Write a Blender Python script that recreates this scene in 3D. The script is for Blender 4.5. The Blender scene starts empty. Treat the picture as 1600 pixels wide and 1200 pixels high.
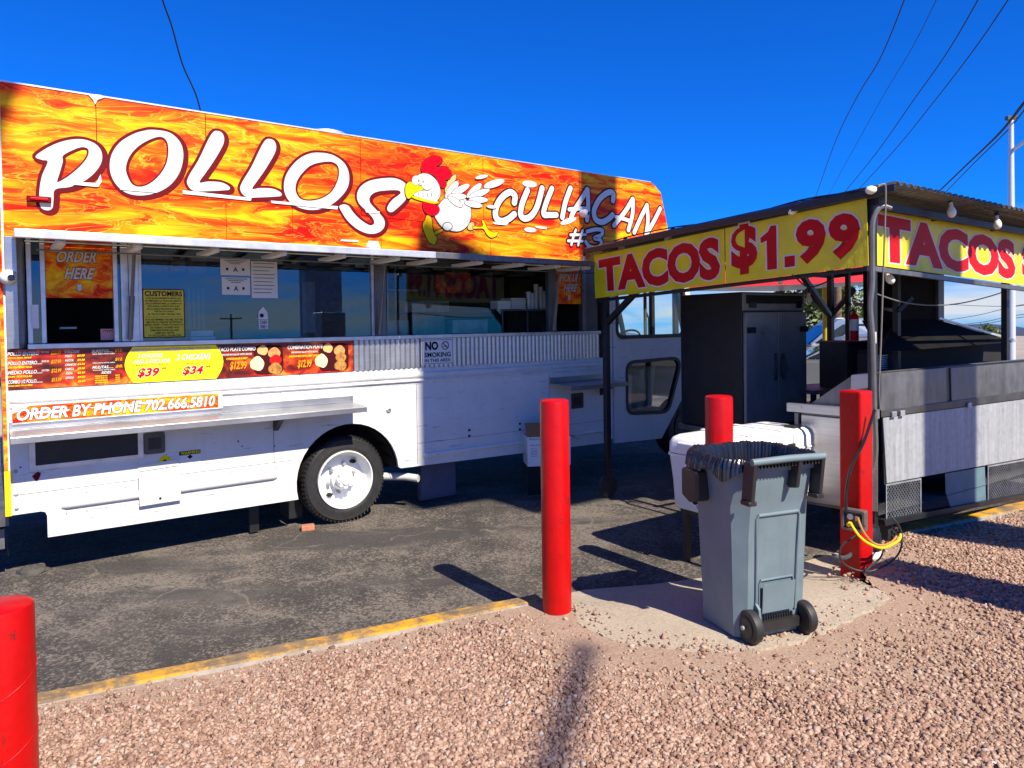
import bpy, bmesh, math, random
import numpy as np
from math import radians, sin, cos, pi, atan2, degrees
from mathutils import Vector, Matrix
from mathutils.geometry import tessellate_polygon
random.seed(7); rng = np.random.default_rng(7)
scene = bpy.context.scene
C = scene.collection

# ---------------------------------------------------------------- camera, sky, sun, exposure
CAMH = 1.65; FPX = 1110.0; PPX, PPY = 800.0, 530.0
PITCH, ROLL = radians(1.2), radians(0.85)
cd = bpy.data.cameras.new('camera'); cam = bpy.data.objects.new('camera', cd); C.objects.link(cam)
cd.sensor_width = 36; cd.lens = 36*FPX/1600; cd.shift_y = (PPY-600)/1600; cd.clip_end = 6000; cd.clip_start = 0.05
CAMR = Matrix.Rotation(pi/2-PITCH, 3, 'X') @ Matrix.Rotation(-ROLL, 3, 'Z')
cam.matrix_world = Matrix.Translation((0, 0, CAMH)) @ CAMR.to_4x4()
scene.camera = cam
scene.render.resolution_x = 1024; scene.render.resolution_y = 768

TANG = 36.5                                   # heading of the truck, degrees
SUN_TO = Vector((0.5948, -0.8039, 1.03)).normalized()
W = bpy.data.worlds.new('World'); scene.world = W; W.use_nodes = True
nt = W.node_tree; nt.nodes.clear()
n_out = nt.nodes.new('ShaderNodeOutputWorld'); n_bg = nt.nodes.new('ShaderNodeBackground')
n_sky = nt.nodes.new('ShaderNodeTexSky'); n_sky.sky_type = 'NISHITA'; n_sky.sun_disc = False
n_sky.sun_elevation = math.asin(SUN_TO.z); n_sky.sun_rotation = atan2(SUN_TO.x, SUN_TO.y)
n_sky.altitude = 600; n_sky.air_density = 1.0; n_sky.dust_density = 0.1; n_sky.ozone_density = 2.0
n_hs = nt.nodes.new('ShaderNodeHueSaturation'); n_hs.inputs['Saturation'].default_value = 1.0; n_hs.inputs['Value'].default_value = 1.0
n_tint = nt.nodes.new('ShaderNodeMixRGB'); n_tint.blend_type = 'MULTIPLY'; n_tint.inputs[0].default_value = 1.0; n_tint.inputs[2].default_value = (.05, .70, 2.10, 1)
nt.links.new(n_sky.outputs[0], n_tint.inputs[1]); nt.links.new(n_tint.outputs[0], n_hs.inputs['Color'])
n_tc = nt.nodes.new('ShaderNodeTexCoord'); n_sep = nt.nodes.new('ShaderNodeSeparateXYZ')
nt.links.new(n_tc.outputs['Generated'], n_sep.inputs[0])
n_map = nt.nodes.new('ShaderNodeMapping'); n_map.inputs['Scale'].default_value = (2.2, 2.2, 16)
nt.links.new(n_tc.outputs['Generated'], n_map.inputs[0])
n_noi = nt.nodes.new('ShaderNodeTexNoise'); n_noi.inputs['Scale'].default_value = 1.6; n_noi.inputs['Detail'].default_value = 7
nt.links.new(n_map.outputs[0], n_noi.inputs[0])
n_r1 = nt.nodes.new('ShaderNodeMapRange'); n_r1.inputs[1].default_value = .40; n_r1.inputs[2].default_value = .58
nt.links.new(n_noi.outputs[0], n_r1.inputs[0])
n_r2 = nt.nodes.new('ShaderNodeMapRange'); n_r2.inputs[1].default_value = .13; n_r2.inputs[2].default_value = .02
nt.links.new(n_sep.outputs['Z'], n_r2.inputs[0])
n_mul = nt.nodes.new('ShaderNodeMath'); n_mul.operation = 'MULTIPLY'
nt.links.new(n_r1.outputs[0], n_mul.inputs[0]); nt.links.new(n_r2.outputs[0], n_mul.inputs[1])
n_mx = nt.nodes.new('ShaderNodeMixRGB'); n_mx.inputs[2].default_value = (8.0, 8.6, 9.6, 1)
nt.links.new(n_mul.outputs[0], n_mx.inputs[0]); nt.links.new(n_hs.outputs[0], n_mx.inputs[1])
nt.links.new(n_mx.outputs[0], n_bg.inputs[0]); n_bg.inputs[1].default_value = 0.05
nt.links.new(n_bg.outputs[0], n_out.inputs[0])
sl = bpy.data.lights.new('sun', 'SUN'); so = bpy.data.objects.new('sun', sl); C.objects.link(so)
sl.energy = 5.0; sl.angle = radians(0.5); sl.color = (1, .915, .76)
so.rotation_euler = SUN_TO.to_track_quat('Z', 'Y').to_euler()
vs = scene.view_settings
scene.display_settings.display_device = 'sRGB'; vs.view_transform = 'Standard'; vs.look = 'None'; vs.gamma = 1; vs.exposure = 0.84; vs.use_curve_mapping = False

# ---------------------------------------------------------------- frames: directions of the place measured from the camera station
def ray(u, v):
    return CAMR @ Vector(((u-PPX)/FPX, -(v-PPY)/FPX, -1.0))
def at_depth(u, v, Y):                        # point seen at that direction, Y metres ahead
    d = ray(u, v); return Vector((0, 0, CAMH)) + d*(Y/d.y)
def on_ground(u, v, z=0.0):
    d = ray(u, v); return Vector((0, 0, CAMH)) + d*((z-CAMH)/d.z)
class Frame:
    def __init__(s, o, deg):
        s.o = Vector(o); s.a = radians(deg); s.ex = Vector((cos(s.a), sin(s.a), 0)); s.ey = Vector((-sin(s.a), cos(s.a), 0))
    def hit(s, u, v, y=0.0):
        d = ray(u, v); p = Vector((0, 0, CAMH)); q = s.o + s.ey*y
        t = (q-p).dot(s.ey)/d.dot(s.ey); r = p+d*t-s.o
        return Vector((r.dot(s.ex), y, r.z))
    def xz(s, u, v, y=0.0):
        h = s.hit(u, v, y); return (h.x, h.z)
    def local(s, p):
        r = Vector(p)-s.o; return Vector((r.dot(s.ex), r.dot(s.ey), r.z))
    def world(s, x, y, z): return s.o + s.ex*x + s.ey*y + Vector((0, 0, z))

# ---------------------------------------------------------------- materials
MT = {}
def lin(c):
    return tuple(((x/12.92) if x <= .04045 else ((x+.055)/1.055)**2.4) for x in c)
class NT:
    def __init__(s, name):
        s.m = bpy.data.materials.new(name); s.m.use_nodes = True; s.t = s.m.node_tree
        s.b = s.t.nodes['Principled BSDF']; MT[name] = s.m
    def n(s, typ, **kw):
        nd = s.t.nodes.new(typ)
        for k, v in kw.items():
            if k.startswith('i_'):
                k2 = k[2:]; nd.inputs[int(k2) if k2.isdigit() else k2].default_value = v
            else: setattr(nd, k, v)
        return nd
    def l(s, a, b): s.t.links.new(a, b)
    def co(s, scale=(1, 1, 1), kind='Object'):
        tc = s.n('ShaderNodeTexCoord'); mp = s.n('ShaderNodeMapping'); mp.inputs['Scale'].default_value = scale
        s.l(tc.outputs[kind], mp.inputs[0]); return mp.outputs[0]
    def noise(s, vec, scale, detail=4, rough=.5, dist=0):
        nd = s.n('ShaderNodeTexNoise'); nd.inputs['Scale'].default_value = scale; nd.inputs['Detail'].default_value = detail
        nd.inputs['Roughness'].default_value = rough; nd.inputs['Distortion'].default_value = dist
        s.l(vec, nd.inputs['Vector']); return nd.outputs['Fac']
    def ramp(s, fac, stops):
        nd = s.n('ShaderNodeValToRGB'); e = nd.color_ramp.elements
        while len(e) < len(stops): e.new(.5)
        for i, (p, c) in enumerate(stops):
            e[i].position = p; e[i].color = (c[0], c[1], c[2], 1) if isinstance(c, tuple) else (c, c, c, 1)
        s.l(fac, nd.inputs[0]); return nd.outputs[0]
    def mix(s, fac, a, b, mode='MIX'):
        nd = s.n('ShaderNodeMixRGB', blend_type=mode)
        for i, x in ((0, fac), (1, a), (2, b)):
            if hasattr(x, 'links'): s.l(x, nd.inputs[i])
            elif isinstance(x, tuple): nd.inputs[i].default_value = (x[0], x[1], x[2], 1)
            else: nd.inputs[i].default_value = x if i == 0 else (x, x, x, 1)
        return nd.outputs[0]
    def bump(s, h, strength=.3, dist=.01):
        nd = s.n('ShaderNodeBump'); nd.inputs['Strength'].default_value = strength; nd.inputs['Distance'].default_value = dist
        s.l(h, nd.inputs['Height']); s.l(nd.outputs[0], s.b.inputs['Normal'])
    def set(s, **kw):
        for k, v in kw.items():
            key = {'color': 'Base Color', 'rough': 'Roughness', 'metal': 'Metallic', 'spec': 'Specular IOR Level', 'coat': 'Coat Weight', 'trans': 'Transmission Weight'}[k]
            if hasattr(v, 'links'): s.l(v, s.b.inputs[key])
            elif isinstance(v, tuple): s.b.inputs[key].default_value = (v[0], v[1], v[2], 1)
            else: s.b.inputs[key].default_value = v
        return s
def simple(name, col, rough=.5, metal=0, var=.12, scale=6, bump=0, spec=.5, coat=0):
    m = NT(name); v = m.co()
    f = m.noise(v, scale, 5, .6)
    c = m.ramp(f, [(.3, tuple(x*(1-var) for x in col)), (.7, tuple(min(1, x*(1+var)) for x in col))])
    m.set(color=c, rough=rough, metal=metal, spec=spec, coat=coat)
    if bump: m.bump(m.noise(v, scale*8, 3), bump, .003)
    return m.m

# white truck paint: scuffs are streaks along the body
m = NT('white_paint'); v = m.co((1, 1, 1)); vs_ = m.co((1.2, 1, 14))
f = m.noise(vs_, 3.2, 8, .68, .3); sc = m.ramp(f, [(.61, 0.0), (.64, 1.0)])
g = m.noise(v, 3, 5, .6); base = m.ramp(g, [(.3, (.60, .59, .57)), (.7, (.70, .69, .67))])
grime = m.noise(m.co((9, 1, 1.2)), 1.5, 6, .7); base = m.mix(m.ramp(grime, [(.52, 0.0), (.8, .35)]), base, (.5, .47, .43))
m.set(color=m.mix(m.mix(1.0, sc, .75, 'MULTIPLY'), base, (.27, .29, .31)), rough=.42); m.bump(m.noise(v, 2.2, 3), .25, .02)
simple('cooler_white', (.78, .78, .77), .35, 0, .04, 3)
simple('white_plain', (.70, .70, .69), .5, 0, .03)
simple('letter_white', (.62, .595, .555), .6, 0, .05, 30, 0, .15)
simple('cream_glow', (.82, .78, .62), .3, 0, .03)
simple('rubber', (.018, .017, .017), .55, 0, .3, 20, .4)
simple('black_metal', (.012, .012, .013), .45, 0, .4, 8, .2)
simple('black_matte', (.008, .008, .009), .9, 0, .3)
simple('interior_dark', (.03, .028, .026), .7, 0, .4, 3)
simple('red_letter', (.50, .008, .010), .45, 0, .1, 6, 0, .12)
simple('maroon', (.13, .003, .006), .5, 0, .1, 6, 0, .12)
simple('maroon_black', (.05, .006, .008), .5, 0, .1, 6, 0, .12)
simple('print_black', (.012, .01, .012), .6, 0, .1, 6, 0, .12)
simple('print_red', (.62, .01, .01), .5, 0, .08, 6, 0, .12)
simple('print_yellow', (.88, .66, .01), .5, 0, .08, 6, 0, .12)
simple('print_orange', (.85, .30, .01), .5, 0, .08, 6, 0, .12)
simple('price_red', (.6, .0, .015), .45, 0, .05, 6, 0, .12)
simple('orange_trim', (.80, .30, .01), .45, 0, .3, 2)
simple('yellow_trim', (.85, .55, .0), .4, 0, .1)
simple('cord_yellow', (.85, .55, .0), .35, 0, .05)
simple('cord_tan', (.42, .22, .07), .45, 0, .1)
simple('conduit', (.17, .17, .16), .4, .5, .15, 10)
simple('cardboard', (.24, .12, .05), .8, 0, .1)
simple('pvc', (.55, .53, .48), .5, 0, .1)
simple('brick', (.42, .16, .09), .9, 0, .2, 20, .5)
simple('tape', (.55, .56, .56), .5, 0, .1)
simple('blue_tank', (.05, .07, .13), .5, 0, .2)
simple('rice', (.72, .64, .34), .8, 0, .35, 60)
simple('beans', (.40, .17, .03), .8, 0, .7, 50)
simple('salad', (.70, .25, .08), .8, 0, .4, 30)
simple('pink_note', (.75, .32, .28), .7, 0, .05)
simple('ext_green', (.02, .30, .10), .5, 0, .1)
simple('wood_pole', (.14, .085, .05), .9, 0, .3, 10, .4)
simple('pole_white', (.62, .64, .66), .4, .3, .08, 2)
simple('post_yellow', (.70, .50, .03), .5, 0, .15)
simple('car_silver', (.42, .44, .46), .25, .6, .05, 2)
simple('car_grey', (.30, .32, .34), .25, .6, .05, 2)
simple('bark', (.10, .065, .04), .95, 0, .3, 20, .6)
simple('cone_orange', (.85, .16, .01), .5, 0, .1)
simple('pastel_orange', (.72, .40, .14), .6, 0, .2)
simple('menu_yellow', (.92, .82, .02), .45, 0, .05, 6, 0, .12)
simple('hood_black', (.007, .0065, .006), .8, 0, .5, 4, .3, .12)
simple('cord_grey', (.16, .145, .12), .5)
simple('galv', (.38, .40, .42), .5, .55, .35, 9, .2)
simple('stone_grey', (.06, .055, .048), .9, 0, .3, 12, .5)
simple('beak', (.85, .50, .0), .5, 0, .05, 6, 0, .12)
simple('comb_red', (.65, .0, .01), .4, 0, .1, 6, 0, .12)
simple('hill', (.10, .13, .20), .95, 0, .2, .02)
simple('block_wall', (.30, .29, .28), .9, 0, .25, 4, .4)
simple('bin_black', (.018, .017, .018), .45, 0, .25, 12)
simple('sheet_green', (.10, .17, .19), .6, 0, .3, 3)

m = NT('bollard_red'); v = m.co(); g = m.noise(v, 7, 6, .7)
chip = m.ramp(m.noise(m.co((1, 1, .7)), 11, 6, .8), [(.625, 0.0), (.65, 1.0)])
m.set(color=m.mix(chip, m.ramp(g, [(.3, (.38, .0, .0)), (.7, (.48, .001, .001))]), (.12, .012, .010)), rough=.4, coat=.08, spec=.3); m.bump(m.noise(v, 26, 4), .35, .006)

m = NT('steel'); v = m.co((1, 1, 1)); g = m.noise(m.co((.6, 2, 14)), 4, 6, .7); g2 = m.noise(v, 2.5, 5, .6)
m.set(color=m.mix(.5, m.ramp(g, [(.3, .34), (.7, .55)]), m.ramp(g2, [(.3, .36), (.7, .6)])), metal=.85, rough=m.ramp(g2, [(.3, .28), (.7, .45)])); m.bump(g2, .25, .02)
m = NT('steel_dull'); v = m.co(); g = m.noise(m.co((5, 5, 1)), 3, 7, .7); g2 = m.noise(v, 4, 6, .65)
m.set(color=m.mix(.5, m.ramp(g, [(.3, .11), (.75, .28)]), m.ramp(g2, [(.3, .09), (.7, .26)])), metal=.7, rough=m.ramp(g2, [(.3, .35), (.7, .6)])); m.bump(g2, .3, .02)
m = NT('steel_door'); v = m.co(); g2 = m.noise(v, 3, 6, .65)
m.set(color=m.ramp(g2, [(.3, (.17, .17, .17)), (.7, (.30, .295, .29))]), metal=.35, rough=m.ramp(g2, [(.3, .25), (.7, .42)])); m.bump(g2, .3, .02)
m = NT('steel_dark'); v = m.co(); g2 = m.noise(v, 3, 6, .65)
m.set(color=m.ramp(g2, [(.3, .05), (.7, .12)]), metal=.5, rough=m.ramp(g2, [(.3, .3), (.7, .5)]), spec=.5); m.bump(g2, .2, .02)
m = NT('galv_panel'); v = m.co(); vo = m.n('ShaderNodeTexVoronoi'); vo.inputs['Scale'].default_value = 30; m.l(v, vo.inputs['Vector'])
streak = m.noise(m.co((12, 12, .7)), 2, 7, .75); dirt = m.noise(v, 2.2, 7, .7)
sp_ = m.n('ShaderNodeSeparateXYZ'); m.l(vo.outputs['Color'], sp_.inputs[0])
c0 = m.mix(.12, m.ramp(streak, [(.3, (.27, .285, .295)), (.65, (.42, .435, .44))]), sp_.outputs[0], 'SOFT_LIGHT')
m.set(color=m.mix(m.ramp(dirt, [(.58, 0.0), (.74, .6)]), c0, (.12, .12, .122)), metal=.25, rough=.55)
m = NT('alu_trim'); v = m.co(); g = m.noise(v, 12, 5)
m.set(color=m.ramp(g, [(.3, .55), (.7, .75)]), metal=.6, rough=.38)

def flame_mat(name, sx=.50, sz=2.5, dark=0.0, off=(0, 0, 0)):
    m = NT(name); tc = m.n('ShaderNodeTexCoord'); mp = m.n('ShaderNodeMapping'); mp.inputs['Scale'].default_value = (sx, 1, sz); mp.inputs['Location'].default_value = off
    m.l(tc.outputs['Object'], mp.inputs[0])
    w = m.n('ShaderNodeTexNoise'); w.inputs['Scale'].default_value = 1.9; w.inputs['Detail'].default_value = 2.5; m.l(mp.outputs[0], w.inputs['Vector'])
    add = m.n('ShaderNodeVectorMath', operation='MULTIPLY_ADD'); m.l(w.outputs['Color'], add.inputs[0]); add.inputs[1].default_value = (.75, 0, .55); m.l(mp.outputs[0], add.inputs[2])
    zone = m.noise(mp.outputs[0], .95, 3, .5)
    a = m.noise(add.outputs[0], 2.4, 3, .45, .35)
    b = m.noise(add.outputs[0], 5.2, 4, .48, .45)
    ab = m.mix(.38, m.mix(.40, zone, a), b)
    base = m.ramp(ab, [(.392, (.50, .003, .0)), (.447, (.72, .020, .0)), (.495, (.86, .10, .0)), (.543, (.90, .27, .0)), (.615, (.92, .60, .005))])
    def ridge(src, wd):
        sb = m.n('ShaderNodeMath', operation='SUBTRACT'); m.l(src, sb.inputs[0]); sb.inputs[1].default_value = .5
        av = m.n('ShaderNodeMath', operation='ABSOLUTE'); m.l(sb.outputs[0], av.inputs[0]); return m.ramp(av.outputs[0], [(.0, 1.0), (wd, 0.0)])
    ff = m.mix(1.0, m.mix(1.0, ridge(b, .016), ridge(m.noise(add.outputs[0], 3.4, 6, .5, .9), .012), 'LIGHTEN'), m.ramp(zone, [(.38, .12), (.58, .6)]), 'MULTIPLY')
    col = m.mix(ff, base, (.93, .72, .05))
    dk = m.noise(add.outputs[0], 3.4, 3, .5, .4); col = m.mix(m.ramp(dk, [(.54, 0.0), (.68, .6)]), col, (.45, .010, .0))
    if dark: col = m.mix(dark, col, (.05, .0, .0))
    m.set(color=col, rough=.45, spec=.15)
    return m.m
flame_mat('flame'); flame_mat('flame_small', 2.0, 3.2, 0, (3, 0, 1)); flame_mat('flame_phone', 1.6, 4.5, 0, (5, 0, 2))
m = NT('flame_menu'); v = m.co((1.6, 1, 2.2)); a = m.noise(v, 3.2, 6, .6, 1.2); b = m.noise(v, 1.6, 3, .5)
m.set(color=m.mix(m.ramp(b, [(.42, 1.0), (.56, 0.0)]), m.ramp(a, [(.36, (.16, .004, .0)), (.47, (.50, .012, .0)), (.56, (.85, .10, .0)), (.66, (.95, .35, .02))]), m.ramp(a, [(.4, (.03, .004, .0)), (.6, (.22, .01, .0))])), rough=.4)
m = NT('banner_yellow'); v = m.co(); g = m.noise(v, 3, 5, .6)
m.set(color=m.ramp(g, [(.3, (.62, .50, .0)), (.7, (.80, .68, .01))]), rough=.38); m.bump(m.noise(m.co((2, 2, 1)), 3, 4, .6), .35, .03)

def glass(name, f0, gcol, tcol):
    m = NT(name); lw = m.n('ShaderNodeLayerWeight'); lw.inputs[0].default_value = .5
    pw = m.n('ShaderNodeMath', operation='POWER'); m.l(lw.outputs['Facing'], pw.inputs[0]); pw.inputs[1].default_value = 5
    mr = m.n('ShaderNodeMapRange'); mr.inputs[3].default_value = f0; mr.inputs[4].default_value = 1; m.l(pw.outputs[0], mr.inputs[0])
    gl = m.n('ShaderNodeBsdfGlossy'); gl.inputs['Roughness'].default_value = .01; gl.inputs['Color'].default_value = gcol
    tr = m.n('ShaderNodeBsdfTransparent'); tr.inputs['Color'].default_value = tcol
    mx = m.n('ShaderNodeMixShader'); m.l(mr.outputs[0], mx.inputs[0]); m.l(tr.outputs[0], mx.inputs[1]); m.l(gl.outputs[0], mx.inputs[2])
    m.l(mx.outputs[0], m.t.nodes['Material Output'].inputs['Surface'])
glass('glass_window', .075, (.55, .8, 1, 1), (.8, .86, .9, 1))
glass('glass_clear', .035, (.8, .9, 1, 1), (.93, .97, .97, 1))
m = NT('glass_dark'); m.set(color=(.01, .015, .02), rough=.05, spec=.8)
m = NT('mirror_under'); m.set(color=(.22, .21, .20), metal=1.0, rough=.12)
m = NT('bag_black'); v = m.co(); g = m.noise(m.co((1, 1, .22)), 26, 4, .55, .6); m.set(color=(.012, .012, .014), rough=.22, spec=.7); m.bump(g, .45, .012)
m = NT('bin_plastic'); v = m.co(); g = m.noise(v, 5, 5, .6); st = m.noise(m.co((14, 14, 1.2)), 2, 6, .7)
c0 = m.ramp(g, [(.3, (.115, .160, .180)), (.7, (.150, .200, .222))])
m.set(color=m.mix(m.ramp(st, [(.55, 0.0), (.75, .35)]), c0, (.09, .10, .11)), rough=.5); m.bump(m.noise(v, 90, 3), .12, .002)
m = NT('red_canopy'); v = m.co(); g = m.noise(v, 3, 4); m.set(color=m.ramp(g, [(.3, (.55, .012, .02)), (.7, (.7, .02, .03))]), rough=.5); m.b.inputs['Subsurface Weight'].default_value = .0

# ground materials
m = NT('asphalt'); v = m.co()
big = m.noise(v, .45, 4, .55); mid = m.noise(v, 3.5, 5, .7); fine = m.noise(v, 150, 3, .7)
blob = m.noise(v, 38, 4, .62, .4); b2 = m.noise(v, 85, 3, .6)
lo = m.ramp(big, [(.32, (.026, .0225, .020)), (.68, (.046, .039, .033))]); lo = m.mix(m.ramp(fine, [(.5, 0.0), (.75, .45)]), lo, (.10, .085, .070))
hi = m.ramp(b2, [(.3, (.095, .078, .063)), (.7, (.19, .158, .128))])
amt = m.mix(1.0, m.mix(.5, blob, b2), m.mix(1.0, m.mix(.5, mid, big), .8, 'MULTIPLY'), 'ADD')
col = m.mix(m.ramp(amt, [(.855, 0.0), (.97, 1.0)]), lo, hi)
wv = m.n('ShaderNodeTexNoise'); wv.inputs['Scale'].default_value = 2.0; wv.inputs['Detail'].default_value = 6; m.l(v, wv.inputs['Vector'])
wa = m.n('ShaderNodeVectorMath', operation='MULTIPLY_ADD'); m.l(wv.outputs['Color'], wa.inputs[0]); wa.inputs[1].default_value = (.7, .7, 0); m.l(v, wa.inputs[2])
vc = m.n('ShaderNodeTexVoronoi', feature='DISTANCE_TO_EDGE'); vc.inputs['Scale'].default_value = .75; m.l(wa.outputs[0], vc.inputs['Vector'])
crk = m.ramp(vc.outputs['Distance'], [(.0, 1.0), (.006, 0.0)])
pt_ = m.n('ShaderNodeMapping'); pt_.inputs['Scale'].default_value = (.38, 1.25, 1); pt_.inputs['Rotation'].default_value = (0, 0, radians(-30)); m.l(v, pt_.inputs[0])
pat = m.noise(pt_.outputs[0], 1.15, 5, .55)
col = m.mix(m.ramp(pat, [(.52, 0.0), (.60, .88)]), col, m.mix(m.ramp(b2, [(.5, 0.0), (.7, .5)]), (.036, .032, .030), (.075, .064, .055)))
col = m.mix(m.mix(1.0, crk, m.ramp(mid, [(.42, 0.0), (.52, .9)]), 'MULTIPLY'), col, (.17, .14, .11))
dust = m.noise(v, .8, 7, .7)
col = m.mix(m.ramp(dust, [(.53, 0.0), (.72, .6)]), col, (.14, .118, .092))
m.set(color=col, rough=.9); m.bump(blob, .5, .006)

m = NT('dirt'); v = m.co(); g = m.noise(v, 3, 6, .65); f = m.noise(v, 70, 5, .75)
m.set(color=m.mix(.55, m.ramp(g, [(.3, (.24, .16, .105)), (.7, (.32, .225, .155))]), m.ramp(f, [(.35, (.22, .13, .09)), (.7, (.55, .40, .30))])), rough=.95); m.bump(f, .9, .008)
m = NT('concrete'); v = m.co(); g = m.noise(v, 2.5, 6, .65); f = m.noise(m.co((8, 40, 1)), 5, 6, .7)
f2 = m.noise(v, 55, 5, .75)
m.set(color=m.mix(m.ramp(f2, [(.5, 0.0), (.72, .8)]), m.mix(.5, m.ramp(g, [(.3, (.36, .29, .21)), (.7, (.54, .45, .34))]), m.ramp(f, [(.3, (.20, .165, .12)), (.65, (.58, .49, .38))])), (.20, .165, .13)), rough=.9); m.bump(f, 1.0, .008)
m = NT('kerb_paint'); v = m.co(); g = m.noise(v, 7, 8, .78); g2 = m.noise(v, 1.3, 4, .6)
wr = m.ramp(m.mix(.45, g, g2), [(.462, 0.0), (.55, 1.0)])
m.set(color=m.mix(wr, m.ramp(g, [(.35, (.12, .085, .055)), (.6, (.26, .17, .08))]), (.55, .27, .008)), rough=.8); m.bump(m.noise(v, 60, 4, .7), .6, .005)
m = NT('kerb_side'); v = m.co(); g = m.noise(v, 12, 6, .7); m.set(color=m.ramp(g, [(.3, (.26, .23, .20)), (.7, (.42, .38, .33))]), rough=.9)
m = NT('pebble'); at_ = m.n('ShaderNodeAttribute', attribute_name='tint')
g = m.noise(m.co(), 120, 3)
c0 = m.ramp(at_.outputs['Fac'], [(.0, (.06, .03, .02)), (.25, (.21, .115, .076)), (.55, (.335, .205, .145)), (.88, (.45, .315, .23)), (.96, (.33, .30, .28)), (1.0, (.75, .70, .64))])
m.set(color=m.mix(m.ramp(g, [(.4, 0.0), (.8, .35)]), c0, (.20, .10, .075)), rough=.85)
simple('far_sand', (.30, .25, .20), .95, 0, .25, .3)
m = NT('leaf'); at_ = m.n('ShaderNodeAttribute', attribute_name='tint')
m.set(color=m.ramp(at_.outputs['Fac'], [(.0, (.035, .06, .012)), (.6, (.08, .12, .02)), (1.0, (.16, .20, .04))]), rough=.6)

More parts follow.
